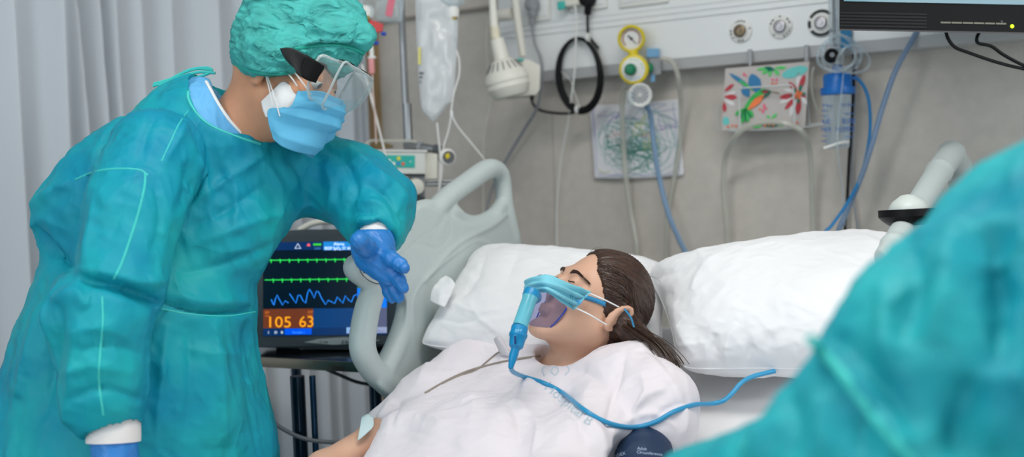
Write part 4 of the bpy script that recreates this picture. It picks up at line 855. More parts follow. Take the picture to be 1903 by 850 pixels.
# far side rail (right)
Fd = Field(C(1600, 250, 2.15)*np.array((.85, 1, .93)), C(1830, 560, 2.6), .004)
r2 = [(1768, 286), (1745, 320), (1700, 392), (1660, 458), (1628, 510), (1600, 570), (1580, 640)]
Fd = Field((.60, -.25, 1.6), (1.3, .40, 2.9), .0055)
Fd.chain([(x, y, rd(x, y, .98)+.0, 23) for x, y in r2], .01); Fd.chain([(1768, 286, rd(1768, 286, .98), 23), (1782, 310, rd(1782, 310, .98), 22), (1790, 380, rd(1790, 380, .98), 22), (1780, 480, rd(1780, 480, .98), 22), (1750, 600, rd(1750, 600, .98), 22)], .01)
V, Fc = Fd.mesh(1); rail2 = link('side_rail', c2w(V), outward(V, Fc), M_rail, bed)
q = PX(1688, 392, rd(1688, 392, .98)-.03)
MB().lathe(q-UP*0, -UP+RT*.05, [(0, -.03), (.012, -.028), (.028, -.016), (.034, -.006), (.034, 0), (0, 0)], 28).link('bumper_dome', mat('bumper_white', (205, 212, 208), .4), rail2)
MB().lathe(q, -UP+RT*.05, [(0, -.003), (.052, -.003), (.052, .010), (.046, .017), (.034, .026), (0, .027)], 36).link('bumper_pad', M_black, rail2)

# sheet drawn over the raised mattress
nu, nv = 90, 110; rr = np.linspace(.055, .945, nu); ss = np.linspace(.06, 1.7, nv); Rg, Sg = np.meshgrid(rr, ss)
Zg = .62+np.maximum(0, .8-Sg)*.45+.006+.006*noise(np.stack([Rg*9, Sg*5, 0*Rg], -1), 3)+.004*ridge(np.stack([Rg*4+Sg*6, Sg*9-Rg*5, 0*Rg], -1), 8)
V = B0+Sg[..., None]*BS+Rg[..., None]*BR+Zg[..., None]*WZ; idx = np.arange(nu*nv).reshape(nv, nu)
Fc = np.stack([idx[:-1, :-1], idx[:-1, 1:], idx[1:, 1:], idx[1:, :-1]], -1).reshape(-1, 4)
sh = thing('bed_sheet', 'white cotton sheet on the mattress, seen below the large pillow', 'sheet', BL(.8, .5, .62)); solid(link('cloth', V.reshape(-1, 3), Fc, M_sheet, sh), .002)

# ------------------------------------------------------------------ pillows
M_pil = mat('pillow_cotton', (236, 236, 238), .9, bump=.1, bscale=800, sheen=.2)
def pillow(name, label, TLc, TRc, BLc, BRc, T, S, seed, wr=.6, up_b=None):
    TLc, TRc, BLc, BRc = [C(*p) for p in (TLc, TRc, BLc, BRc)]; n = 170
    u, v = np.meshgrid(np.linspace(-1, 1, n), np.linspace(-1, 1, n)); a = (u+1)/2; b = (v+1)/2
    pin = 1-.05*(1-np.abs(v))*0
    P = (TLc*((1-a)*(1-b))[..., None]+TRc*(a*(1-b))[..., None]+BLc*((1-a)*b)[..., None]+BRc*(a*b)[..., None]); ctr = (TLc+TRc+BLc+BRc)/4
    Nn = nrm(np.cross(TRc-TLc, BLc-TLc)); Nn = Nn if Nn[2] < 0 else -Nn
    h = ((1-np.abs(u)**2.8)*(1-np.abs(v)**2.8)).clip(0)**.5
    eu = nrm(TRc-TLc); ev = nrm(BLc-TLc)   # edges drawn in between the corners
    P = P-eu*(.018*np.sign(u)*np.abs(u)**3*(1-v**2))[..., None]-ev*(.014*np.sign(v)*np.abs(v)**3*(1-u**2))[..., None]
    P = P-(P-ctr)*(.07*(u*v)**6+.0*u)[..., None]
    VS = []; FS = []; base = 0
    for sg in (1, -1):
        W = P+Nn*(sg*T*h*(1 if sg > 0 else .75))[..., None]; Q = W.reshape(-1, 3); hh = h.reshape(-1)
        idx = np.arange(n*n).reshape(n, n); Fc = np.stack([idx[:-1, :-1], idx[:-1, 1:], idx[1:, 1:], idx[1:, :-1]], -1).reshape(-1, 4); NN = normals(Q, Fc); NN *= np.sign((NN@Nn)*sg+1e-9)[:, None]
        if sg < 0: NN = NN
        e = np.minimum(1, hh*2.2); edge = np.clip(1-hh, 0, 1)
        dsp = wr*(.006*noise(Q*9, seed)+.0035*fbm(Q*22, seed+2, 2)+.004*edge*ridge(aniso(Q, nrm(BLc-TRc), .09, .028), seed+4)+.0022*ridge(aniso(Q, (1, .6, .2), .16, .035), seed+9))
        if sg > 0: dsp = dsp+strokes(Q, NN, S)
        Q = Q+NN*(dsp*e)[:, None]; VS.append(Q); FS.append(Fc+base); base += len(Q)
    t = thing(name, label, 'pillow', c2w(ctr)); V = np.concatenate(VS); link('pillowcase', c2w(V), np.concatenate(FS), M_pil, t)
    ed = np.concatenate([VS[0].reshape(n, n, 3)[0], VS[0].reshape(n, n, 3)[:, -1], VS[0].reshape(n, n, 3)[-1][::-1], VS[0].reshape(n, n, 3)[::-1, 0]])[::4]
    MB().tube(c2w(ed), .0016, 6, close=True).link('edge_seam', M_pil, t)
    return t
lp = pillow('pillow', 'white pillow under the head of the patient, nearest the left side rail', (878, 462, 2.50), (1250, 492, 2.40), (768, 644, 2.26), (1240, 700, 2.12), .085,
    [([(905, 470), (885, 520), (850, 560)], 9, -.006), ([(830, 560), (880, 580), (940, 575)], 7, .005), ([(800, 590), (860, 600), (900, 590)], 6, -.004), ([(970, 460), (950, 500), (940, 540)], 10, -.005), ([(930, 620), (890, 590), (870, 560)], 6, .004), ([(1140, 485), (1180, 495), (1215, 492)], 8, -.006)], 21)
V, Fc = patch([[C(828, 512, 2.30), C(838, 518, 2.28), C(846, 530, 2.27)], [C(806, 536, 2.28), C(820, 545, 2.26), C(836, 552, 2.25)], [C(800, 560, 2.27), C(812, 566, 2.25), C(826, 572, 2.24)]], 20, 20, lambda u, v, B: .003*noise(B*80, 3))
solid(link('case_flap', c2w(V), Fc, M_pil, lp), .003)
pillow('pillow', 'large white pillow on the right, nearest the blurred clinician', (1195, 500, 2.32), (1712, 438, 2.16), (1258, 690, 2.04), (1700, 700, 1.86), .105,
    [([(1215, 520), (1260, 500), (1300, 475)], 12, -.008), ([(1250, 560), (1265, 620), (1290, 660)], 9, .006), ([(1330, 620), (1322, 660), (1318, 700)], 8, -.007), ([(1370, 600), (1350, 640), (1345, 690)], 8, .006), ([(1400, 640), (1385, 665), (1380, 700)], 8, -.005), ([(1285, 540), (1300, 500), (1350, 465)], 7, .004), ([(1240, 540), (1230, 580), (1240, 620)], 8, -.006), ([(1270, 690), (1310, 680), (1345, 688)], 6, -.006)], 33)

# ================================================================== people
M_skin = mat('skin_light', (214, 168, 142), .5, sub=.12, bump=.25, bscale=420, var=.03, vscale=20, bdist=.0006)
M_skin2 = mat('skin_tan', (204, 146, 112), .5, sub=.12, bump=.3, bscale=420, var=.05, vscale=18, bdist=.0006)
M_gown = mat('teal_gown', (30, 184, 188), .55, spec=.3, col2=(10, 152, 184), vscale=5.5, bump=.25, bscale=900, trans=.18, bdist=.0006, crease=1.0, cscale=5)
M_seam = mat('teal_seam', (58, 196, 190), .6)
M_cap = mat('teal_cap', (74, 188, 182), .7, var=.14, vscale=28, trans=.25, crease=1.0, cscale=16, cstretch=(.6, 1, 1))
M_scrub = mat('blue_scrub', (98, 176, 228), .6, crease=.8, cscale=9)
M_glove = mat('blue_glove', (40, 122, 196), .42, bump=.5, bscale=130, var=.05, vscale=60, bdist=.0012)
M_msk = mat('blue_mask', (98, 184, 222), .75, bump=.3, bscale=900)
M_msk2 = mat('pale_mask', (128, 205, 222), .75, bump=.3, bscale=900)
M_wmask = mat('white_mask', (232, 232, 232), .8, bump=.3, bscale=900)
M_cuff = mat('white_knit', (226, 222, 220), .9, bump=.6, bscale=500)
M_hair = mat('brown_hair', (62, 41, 31), .42, var=.35, vscale=120)
M_brow = mat('brow_hair', (70, 48, 38), .7)
M_eye = mat('eye_white', (225, 220, 215), .2); M_iris = mat('iris_dark', (50, 35, 28), .15)

def frame(fwd, up):
    f = nrm(fwd); u = np.asarray(up, float); u = nrm(u-f*(u@f)); s = np.cross(f, u); return s, f, u     # side, forward, up (camera space)
def head(Fd, O, fr, s=1.0, ears=(1, -1), lids=.0142):
    sd, fw, up = fr; R = np.stack([sd, fw, up], 1); H = lambda x, y, z: O+s*(sd*x+fw*y+up*z)
    Fd.ell(H(0, -.012, .028), np.array((.074, .096, .088))*s, R, .02)
    Fd.ell(H(0, .022, -.035), np.array((.060, .070, .085))*s, R, .03)
    for q in (1, -1):
        Fd.cone(H(.052*q, .005, -.052), H(.018*q, .072, -.108), .018*s, .014*s, .03)
        Fd.ell(H(.04*q, .062, -.028), np.array((.022, .02, .022))*s, R, .02)
    Fd.ell(H(0, .082, -.110), np.array((.018, .014, .014))*s, R, .015)
    Fd.cone(H(-.03, .082, .020), H(.03, .082, .020), .009*s, .009*s, .02)
    for q in (1, -1): Fd.ell(H(.031*q, .099, .002), np.array((.017, .013, .011))*s, R, .012, cut=True)
    for q in (1, -1): Fd.ell(H(.031*q, .080, .001), np.array((lids, lids, lids*.95))*s, R, .004)
    Fd.cone(H(0, .090, .006), H(0, .112, -.033), .006*s, .0095*s, .010)
    for q in (1, -1): Fd.ell(H(.010*q, .101, -.036), np.array((.007, .009, .006))*s, R, .006)
    Fd.cone(H(-.016, .090, -.064), H(.016, .090, -.064), .0055*s, .0055*s, .006)
    Fd.cone(H(-.013, .089, -.074), H(.013, .089, -.074), .0062*s, .0062*s, .006)
    for q in ears:
        c = H(.079*q, -.012, -.008); a = nrm(up*1.0-fw*.28); b = nrm(fw+up*.28); o_ = nrm(sd*q*.85-fw*.5)
        pts = [c+s*(a*.030*math.sin(t)+b*.017*math.cos(t)+o_*(.006+.004*math.sin(t)))*1.0 for t in np.linspace(-2.2, 3.0, 12)]
        for p, r in zip(pts[:-1], pts[1:]): Fd.cone(p, r, .0042*s, .0042*s, .005)
        Fd.ell(c+o_*.000, np.array((.006, .013, .026))*s, np.stack([o_, b, a], 1), .006)
        Fd.ell(c+s*(o_*.004-a*.026+b*.004), np.array((.006, .008, .009))*s, np.stack([o_, b, a], 1), .006)
        Fd.ell(c+s*(o_*.0095+b*.002), np.array((.005, .007, .012))*s, np.stack([o_, b, a], 1), .004, cut=True)
    return H
def hand(Fd, w, d, n, th, s=1.0, curl=.25, k=.006):
    """w wrist, d towards the fingers, n palm normal, th towards the thumb side"""
    d = nrm(d); n = nrm(n-d*(n@d)); th = nrm(np.asarray(th)-d*(np.asarray(th)@d)-n*(np.asarray(th)@n))
    for q in (-.026, -.009, .009, .026): Fd.cone(w+th*q*.6*s, w+(d*.085+th*q)*s, .016*s, .0115*s, .014)
    for i, (q, L) in enumerate(((.031, .072), (.011, .080), (-.010, .074), (-.030, .058))):
        p = w+(d*.088+th*q)*s; a = curl*(.6+.2*i)
        for j, f in enumerate((.45, .30, .25)):
            a2 = a*(j+1); e = p+(d*math.cos(a2)+n*math.sin(a2)+th*q*1.5)*L*f*s; r0 = (.0096, .0087, .0078, .0068)
            Fd.cone(p, e, r0[j]*s, r0[j+1]*s, .004); p = e
    p = w+(d*.022+th*.030+n*.006)*s
    for L, dr, r0, r1 in ((.040, d*.75+th*.6+n*.25, .0155, .0115), (.030, d*.9+th*.35+n*.3, .0110, .0098), (.024, d+th*.1+n*.35, .0098, .008)):
        e = p+nrm(dr)*L*s; Fd.cone(p, e, r0*s, r1*s, .006); p = e
def build(Fd, name, m, parent, sm=1, dsp=None, S=None, keep=False):
    V, Fc = Fd.mesh(sm); Fc = outward(V, Fc); N = normals(V, Fc)
    if dsp is not None: V = V+N*dsp(V, N)[:, None]
    if S:
        N = normals(V, Fc); V = V+N*strokes(V, N, S)[:, None]
    o = link(name, c2w(V), Fc, m, parent)
    return (o, V, Fc) if keep else o
def bvh(V, Fc): return BVHTree.FromPolygons([tuple(v) for v in V], [tuple(int(i) for i in f) for f in Fc])
def surf(B, px, py, off=.001, fb=2.0):
    d = nrm(C(px, py, 1)); h = B.ray_cast(Vector((0, 0, 0)), Vector(d))
    if h[0] is None: return C(px, py, fb)
    return np.array(h[0])-d*off
def ontube(B, pts, r, name, m, parent, off=0, n=10, k=6, fb=2.0):
    Q = spline([(x, y, 0) for x, y in pts], n); P = np.array([surf(B, q[0], q[1], off, fb) for q in Q])
    for _ in range(2): P[1:-1] = .25*P[:-2]+.5*P[1:-1]+.25*P[2:]
    return MB().tube(c2w(P), r, k).link(name, m, parent)
def ontext(B, s, x, y, ang, size, m, parent, off=.0012, name='lettering', mirror=1):
    cu = bpy.data.curves.new('t', 'FONT'); cu.body = s; cu.size = size; cu.resolution_u = 3
    ob = bpy.data.objects.new('t', cu); scene.collection.objects.link(ob); me = ob.evaluated_get(bpy.context.evaluated_depsgraph_get()).to_mesh()
    bm = bmesh.new(); bm.from_mesh(me); bpy.data.objects.remove(ob); bmesh.ops.triangulate(bm, faces=bm.faces[:])
    bmesh.ops.subdivide_edges(bm, edges=[e for e in bm.edges if e.calc_length() > size*.15], cuts=2, use_grid_fill=True)
    ca, sa = math.cos(ang), math.sin(ang); bm.verts.index_update()
    V = [c2w(surf(B, x+v.co.x*ca+v.co.y*mirror*sa, y+v.co.x*sa-v.co.y*mirror*ca, off)) for v in bm.verts]; Fc = [tuple(v.index for v in f.verts) for f in bm.faces]; bm.free()
    return link(name, V, Fc, m, parent, smooth=False)
def clothnoise(seed, a1=.006, a2=.0035, dirs=((.3, 1, .2), (1, .5, 0))):
    def f(V, N):
        return a1*noise(V*7, seed)+a2*ridge(aniso(V+.02*np.stack([noise(V*9, seed+50), noise(V*9, seed+51), noise(V*9, seed+52)], -1), dirs[0], .16, .04), seed+1)+a2*.7*ridge(aniso(V, dirs[1], .12, .028), seed+5)+.0004*ridge(V*30, seed+9)
    return f

# ------------------------------------------------------------------ patient
pt = thing('patient', 'patient in a white short-sleeved gown lying on her back with eyes nearly closed', 'person', c2w(C(900, 850, 1.9)))
PO = C(1106, 567, 2.12); PF = frame((-.72, -.58, -.38), (.56, -.82, .18)); 
Fd = Field((-.50, .0, 1.40), (.30, .76, 2.32), .0034)
HP_ = head(Fd, PO, PF, .97)
Fd.cone(HP_(0, -.02, -.06), C(1075, 690, 2.15), .050, .052, .03)
Fd.cone(C(930, 720, 2.22), C(1150, 740, 2.08), .045, .045, .03); Fd.cone(C(1060, 720, 2.14), C(900, 960, 1.80), .07, .08, .05)
Fd.chain([(1180, 735, 2.05, 40), (1196, 800, 1.925, 40), (1194, 850, 1.865, 39), (1191, 930, 1.775, 37), (1188, 1000, 1.69, 34), (1130, 1070, 1.60, 30), (1070, 1120, 1.56, 26)], .02)
Fd.chain([(890, 710, 2.22, 44), (790, 765, 2.13, 34), (700, 815, 2.06, 31), (600, 872, 1.97, 30), (548, 930, 1.84, 26)], .02)
hand(Fd, C(548, 930, 1.84), nrm((-.45, .45, -.8)), (.4, .8, .3), (.2, -.2, -1), .9)
hand(Fd, C(1070, 1120, 1.56), nrm((-.8, .4, -.2)), (.3, .9, .2), (-.2, -.2, 1), .9)
body, bV, bF = build(Fd, 'body', M_skin, pt, 1, keep=True); BB = bvh(bV, bF)
# closed eyes, lashes and brows
for q in (1, -1):
    P = [HP_(.031*q+x, .080+.0145*math.cos(x/.016)*.97, -.0015+.25*abs(x)) for x in np.linspace(-.012, .012, 9)]
    MB().tube(c2w(np.array(P)), .0011, 6).link('eyelashes', M_brow, body)
    b = MB()
    for k in range(60):
        f_ = k/59; x = .014+.036*f_; z = .019+.006*math.sin(f_*2.6)-.005*f_
        p = HP_(x*q, .30, z); d_ = PF[1]*-1; h = BB.ray_cast(Vector(p), Vector(d_))
        if h[0] is None: continue
        p = np.array(h[0]); e = nrm(PF[0]*q*(.5+f_)+PF[2]*(.9-1.1*f_)); b.tube(c2w(np.array([p-e*.002, p+e*.0035+PF[1]*.0006, p+e*.007])), [.0004, .0005, .0002], 4)
        p2 = p-PF[2]*.0022; b.tube(c2w(np.array([p2-e*.002, p2+e*.0035+PF[1]*.0006, p2+e*.007])), [.0004, .0005, .0002], 4)
    tag(b.link('eyebrow', M_brow, body), kind='stuff')
# hair
Fd = Field((.02, .0, 1.95), (.36, .36, 2.35), .0026)
sd, fw, up = PF; R = np.stack(PF, 1)
Fd.ell(HP_(0, -.014, .030), np.array((.080, .097, .092)), R, .0)
Fd.ell(HP_(0, -.062, -.040), np.array((.052, .046, .05)), R, .03)
Fd.ell(HP_(0, .085, -.045), np.array((.14, .075, .095)), R, .012, cut=True)
Fd.ell(HP_(.02, .135, .035), np.array((.10, .085, .075)), R, .012, cut=True)
Fd.ell(HP_(.088, .014, -.022), np.array((.036, .046, .046)), R, .008, cut=True)
Fd.ell(HP_(.094, -.012, -.012), np.array((.036, .030, .042)), R, .006, cut=True)
Fd.ell(HP_(0, .02, -.14), np.array((.08, .075, .08)), R, .01, cut=True)
Fd.chain([(1150, 590, 2.08, 24), (1168, 610, 2.07, 20), (1192, 628, 2.05, 15), (1220, 645, 2.01, 11), (1246, 674, 1.99, 5)], .02)
def hd(V, N):
    L = (V-PO); a = np.arctan2(L@sd, L@up); return .0012*ridge(np.stack([a*16, (L@fw)*5, (L@sd)*3], -1), 5)+.0012*ridge(np.stack([a*42, (L@fw)*8, L@up*4], -1), 9)
hair, hV, hF = build(Fd, 'hair', M_hair, pt, 1, hd, keep=True); HB = bvh(hV, hF)
rnd = random.Random(3); b = MB()
hl = spline([(1062, 474, 0), (1082, 474, 0), (1100, 492, 0), (1112, 518, 0), (1120, 542, 0), (1136, 560, 0)], 10)
for k in range(300):
    t0 = rnd.random(); a = hl[int(t0*(len(hl)-1))][:2]+np.array((rnd.gauss(0, 2), rnd.gauss(0, 2))); e = np.array((1172+rnd.gauss(0, 10), 604+rnd.gauss(0, 10)))
    m = (a+e)/2+np.array((38, -30))*(1-t0*.75)*rnd.uniform(.6, 1.25); Q = spline([(a[0], a[1], 0), (m[0], m[1], 0), (e[0], e[1], 0)], 7); P = []
    for q in Q:
        dd = nrm(C(q[0], q[1], 1)); h = HB.ray_cast(Vector((0, 0, 0)), Vector(dd))
        if h[0] is None: break
        if ((q[0]-1150)/25)**2+((q[1]-589)/29)**2 < 1: P = []; break
        P.append(np.array(h[0])-dd*rnd.uniform(.0002, .0010))
    if len(P) > 5: b.tube(c2w(np.array(P)), .00045, 4)
for k in range(60):   # ponytail and stray hairs
    o = np.array((rnd.gauss(0, 5), rnd.gauss(0, 5))); P = [C(x+o[0]*(1+j*.3), y+o[1], dz-.012) for j, (x, y, dz) in enumerate(((1165, 605, 2.06), (1190, 622, 2.03), (1218, 640, 2.00), (1240, 664, 1.98), (1250, 682, 1.97)))]
    b.tube(c2w(spline(P, 4)), .0006, 4)
for k in range(26):
    x = rnd.uniform(1092, 1190); y = 466+max(0, (x-1090))**1.55*.038; a = np.array((x, y+6)); P = [C(a[0], a[1], 2.11), C(a[0]+rnd.uniform(-4, 10), a[1]-8-rnd.uniform(0, 5), 2.11), C(a[0]+rnd.uniform(0, 26), a[1]-9+rnd.uniform(-4, 10), 2.11), C(a[0]+rnd.uniform(20, 44), a[1]+rnd.uniform(2, 16), 2.11)]
    b.tube(c2w(spline(P, 4)), .00022, 3)
tag(b.link('hair_strands', M_hair, hair), kind='stuff')
# gown
Fd = Field((-.42, .12, 1.36), (.40, .80, 2.42), .0046)
for ch, k in (([(905, 694, 2.24, 50), (1180, 702, 2.02, 60)], .03), ([(885, 700, 2.24, 58), (775, 838, 2.05, 72), (690, 985, 1.85, 82)], .05),
              ([(1035, 738, 2.10, 68), (940, 865, 1.92, 90), (850, 1030, 1.70, 100)], .06), ([(1150, 738, 2.0, 68), (1080, 865, 1.85, 84), (1000, 1030, 1.6, 95)], .06),
              ([(960, 725, 2.16, 62), (860, 850, 1.98, 84), (770, 1000, 1.78, 90)], .05), ([(1186, 712, 2.02, 68), (1218, 752, 1.95, 74), (1226, 790, 1.92, 68)], .03),
              ([(872, 684, 2.25, 52), (790, 740, 2.18, 48), (716, 790, 2.11, 36)], .03)): Fd.chain(ch, k)
Fd.cone(C(1050, 660, 2.11), C(1062, 560, 2.05), .058, .075, .012, cut=True)
Fd.cone(C(1192, 862, 1.80), C(1190, 960, 1.70), .062, .08, .01, cut=True)
Fd.cone(C(700, 822, 2.05), C(600, 880, 1.97), .036, .045, .01, cut=True)
S = [([(1165, 640), (1150, 700), (1135, 760), (1128, 800)], 7, -.007), ([(1185, 640), (1230, 690), (1270, 740)], 8, .004), ([(1150, 730), (1200, 700), (1250, 690)], 6, -.004), ([(1165, 790), (1200, 740), (1240, 720)], 7, .005), ([(1210, 790), (1240, 760), (1280, 750)], 6, -.004),
     ([(800, 720), (860, 690), (930, 670)], 8, -.004), ([(760, 760), (850, 740), (950, 745), (985, 770)], 9, .005), ([(940, 745), (960, 775), (970, 830)], 8, -.005), ([(985, 765), (1000, 800), (990, 850)], 7, .006),
     ([(1040, 700), (1080, 690), (1130, 720)], 10, -.004), ([(1080, 790), (1110, 800), (1130, 840)], 9, .006), ([(700, 780), (780, 770), (860, 800)], 10, .004), ([(660, 820), (760, 800), (850, 830)], 9, -.003),
     ([(840, 640), (800, 670), (770, 720)], 8, .004), ([(890, 640), (900, 655), (930, 660)], 6, -.004), ([(1040, 760), (1075, 780), (1090, 830)], 8, -.005), ([(1180, 650), (1215, 660), (1245, 690)], 5, -.003), ([(730, 740), (715, 765), (700, 790)], 6, .006), ([(745, 745), (735, 770), (725, 790)], 5, -.005),
     ([(1190, 690), (1200, 730), (1180, 770)], 7, .005), ([(1250, 720), (1275, 770), (1270, 810)], 6, .005)]
S = [(a_, w_, h_*1.5) for a_, w_, h_ in S]+[([(1262, 800), (1215, 770), (1150, 790)], 6, .006), ([(1100, 700), (1085, 760), (1120, 830)], 12, .006), ([(860, 700), (880, 760), (850, 830)], 14, .005), ([(720, 800), (800, 830), (900, 850)], 12, -.006)]
gown, gV, gF = build(Fd, 'gown', mat('patient_gown', (230, 222, 227), .85, bump=.15, bscale=900, sheen=.2, crease=.5, cscale=4.2), pt, 1, clothnoise(3, .004, .0010), S, keep=True); GB = bvh(gV, gF)
M_gt = mat('faded_teal_print', (190, 204, 214), .85)
ontext(GB, 'Hospital B', 1010, 722, .70, 26, M_gt, gown, mirror=1, name='faded_print'); ontube(GB, [(1012, 700), (1008, 688), (1014, 678)], .0012, 'faded_arc', M_gt, gown)
ontube(GB, [(1050, 698), (1058, 688), (1052, 678)], .0012, 'faded_arc', M_gt, gown)
ontube(GB, [(1024, 690), (1030, 682), (1038, 688), (1032, 698), (1024, 692)], .0012, 'faded_mark', M_gt, gown)
M_str = mat('brown_string', (150, 138, 128), .8)
ontube(GB, [(790, 731), (830, 708), (870, 690), (920, 676), (960, 668), (1003, 662)], .0022, 'neck_string', M_str, gown, .003)
ontube(GB, [(812, 718), (850, 700), (885, 688), (905, 672), (925, 656), (936, 653)], .0016, 'neck_string', M_str, gown, .003)
V, Fc = patch([[C(918, 632, 2.16), C(926, 626, 2.15), C(934, 634, 2.15)], [C(924, 645, 2.15), C(934, 640, 2.14), C(944, 650, 2.13)], [C(932, 662, 2.14), C(944, 662, 2.13), C(954, 664, 2.12)]], 16, 16, lambda u, v, B: .004*np.sin(u*3))
solid(link('collar_loop', c2w(V), Fc, mat('collar_grey', (205, 200, 204), .8), gown), .0015)
V, Fc = patch([[C(672, 776, 2.03), C(684, 770, 2.03), C(694, 776, 2.03)], [C(668, 800, 2.0), C(682, 800, 2.0), C(694, 792, 2.01)], [C(664, 820, 1.99), C(672, 814, 1.99), C(684, 804, 2.0)]], 14, 14)
solid(link('blue_dressing', c2w(V), Fc, mat('pale_blue_paper', (196, 216, 218), .8), gown), .001)
# surgical mask laid over the oxygen mask
mz_ = lambda u, v, B: .0045*np.sin(v*3*2*math.pi+.6)*np.clip(u*1.4, .2, 1)+.003*noise(B*45, 4)
D0 = 1.99
V, Fc = patch([[C(978, 530, 2.06), C(978, 520, 2.01), C(1008, 514, 1.975), C(1052, 527, 1.985), C(1097, 543, 2.03)],
               [C(976, 538, 2.06), C(980, 530, 2.0), C(1012, 525, 1.955), C(1050, 536, 1.965), C(1086, 553, 2.015)],
               [C(974, 546, 2.06), C(984, 540, 2.0), C(1014, 536, 1.95), C(1046, 550, 1.965), C(1076, 564, 2.01)],
               [C(974, 550, 2.06), C(988, 545, 2.01), C(1016, 543, 1.965), C(1044, 562, 1.975), C(1066, 576, 2.01)]], 80, 50, mz_)
sm = solid(link('surgical_mask', c2w(V), Fc, M_msk2, pt), .0012); MBm = bvh(V, Fc)
ontube(MBm, [(1095, 545), (1084, 556), (1067, 574)], .0018, 'edge_seam', M_msk2, sm, .0005)
for r_ in ((1062, 541, 1058, 566), (1066, 542, 1062, 567)): ontube(MBm, [(r_[0], r_[1]), ((r_[0]+r_[2])/2, (r_[1]+r_[3])/2), (r_[2], r_[3])], .0008, 'stitching', mat('stitch_teal', (60, 165, 185), .7), sm, .0006)
b = MB().tube(c2w(spline([C(1096, 546, 2.02), C(1120, 556, 2.01), C(1150, 571, 2.02)], 8)), .0014, 8).link('ear_loop', M_wmask, sm)
b = MB().tube(c2w(spline([C(1066, 571, 2.005), C(1095, 585, 1.995), C(1127, 604, 2.01)], 8)), .0014, 8).link('ear_loop', M_wmask, sm)
# oxygen mask
om = thing('oxygen_mask', 'clear blue oxygen mask with teal connector over the nose and mouth of the patient', 'oxygen mask', c2w(C(990, 600, 2.0)))
M_o2 = clear('oxygen_mask_shell', (140, 146, 205), .12, .06, .4); M_conn = mat('connector_blue', (22, 145, 200), .35, trans=.1); M_venturi = clear('venturi_barrel', (110, 205, 222), .72, .2, .25)
rings = []
for (fy, sc_, zc) in ((.074, 1.0, -.052), (.079, 1.02, -.052), (.090, .97, -.053), (.110, .86, -.052), (.128, .68, -.048), (.140, .46, -.044), (.146, .22, -.042), (.147, .02, -.042)):
    row = []
    for k in range(41):
        a = 2*math.pi*k/40; x = .047*sc_*math.cos(a); z = zc+sc_*(.050 if math.sin(a) > 0 else .066)*math.sin(a)
        row.append(HP_(x*(1-.35*max(0, math.sin(a))), fy-.030*max(0, -math.sin(a))*(sc_ > .9)*0, z))
    rings.append(row)
V = np.array(rings).reshape(-1, 3); idx = np.arange(len(V)).reshape(len(rings), 41); Fc = np.stack([idx[:-1, :-1], idx[:-1, 1:], idx[1:, 1:], idx[1:, :-1]], -1).reshape(-1, 4)
shell = link('mask_shell', c2w(V), Fc, M_o2, om)
MB().tube(c2w(np.array(rings[0][:40])), .0018, 8, close=True).link('rim', clear('rim_blue', (70, 90, 200), .6, .1, .3), om)
v0, v1, v2, v3, v4 = C(988, 545, 1.93), C(966, 608, 1.90), C(959, 645, 1.885), C(954, 662, 1.88), C(949, 684, 1.88)
MB().tube(c2w(np.array([C(994, 552, 1.965), C(986, 556, 1.93)])), .013, 20).link('swivel_elbow', M_conn, om)
ax = nrm(c2w(v1)-c2w(v0)); L1 = np.linalg.norm(v1-v0); ln = np.linalg.norm
MB().lathe(c2w(v0), ax, [(0, -.006), (.0125, -.004), (.0145, 0), (.0145, L1*.15), (.0135, L1*.2), (.0135, L1*.98), (0, L1)], 28).link('barrel', M_venturi, om)
MB().lathe(c2w(v0), ax, [(.0, -.0065), (.0138, -.005), (.0149, .0), (.0149, .008), (.0, .008)], 28).link('top_ring', M_conn, om)
vb_ = MB().lathe(c2w(v1), nrm(c2w(v2)-c2w(v1)), [(0, -.002), (.0148, 0), (.0150, .012), (.0162, .013), (.0162, .018), (.0145, .020), (.0125, ln(v2-v1)), (.008, ln(v2-v1)+.004), (0, ln(v2-v1)+.004)], 28).link('venturi_valve', M_conn, om)
MB().boxf(fn, 955.5, 959, 625, 640, 1.868, 1.872).link('valve_slot', mat('slot_navy', (12, 50, 110), .5), vb_)
tx('EFF', 7, 957, 617, 1.8735, mat('pale_print', (150, 215, 240), .5), vb_, 13)
MB().tube(c2w(np.array([v2, v3, v4])), [.0075, .0080, .0045], 18).link('hose_barb', M_conn, om)
hose = []
for (x, y) in ((949, 682), (955, 692), (975, 701), (1010, 712), (1045, 730), (1080, 758), (1115, 780), (1150, 792), (1185, 794), (1220, 784), (1252, 766), (1290, 753)):
    hose.append(surf(GB, x, y, .006, 1.95))
hose[0] = C(949, 682, 1.88); hose[1] = C(954, 692, min(hose[2][2], 1.93))
for p in ((1322, 751, 1.93), (1345, 745, 1.93), (1362, 730, 1.94), (1378, 712, 1.95), (1400, 700, 1.96), (1440, 690, 1.97)): hose.append(C(*p))
MB().tube(c2w(spline(hose, 10)), .0043, 10).link('hose', mat('hose_cyan', (52, 156, 204), .3, trans=.1), om)
P = [surf(BB, x, y, .002) for x, y in ((1066, 556), (1085, 553), (1105, 558), (1125, 566), (1143, 573))]
n_ = 5; V = []; 
SP = spline(P, 8)
for p in SP: V += [c2w(p-nrm(PF[2]*1+PF[1]*.3)*.0045), c2w(p+nrm(PF[2]+PF[1]*.3)*.0045)]
solid(link('head_strap', np.array(V), [(2*i, 2*i+1, 2*i+3, 2*i+2) for i in range(len(SP)-1)], mat('strap_blue', (45, 140, 190), .4), om), .0012)
V, Fc = patch([[C(1066, 555, 2.00), C(1075, 557, 2.0), C(1084, 557, 2.0)], [C(1066, 563, 2.0), C(1074, 566, 2.0), C(1080, 565, 2.0)]], 8, 6); solid(link('strap_tab', c2w(V), Fc, mat('tab_blue', (90, 175, 225), .4), om), .0015)
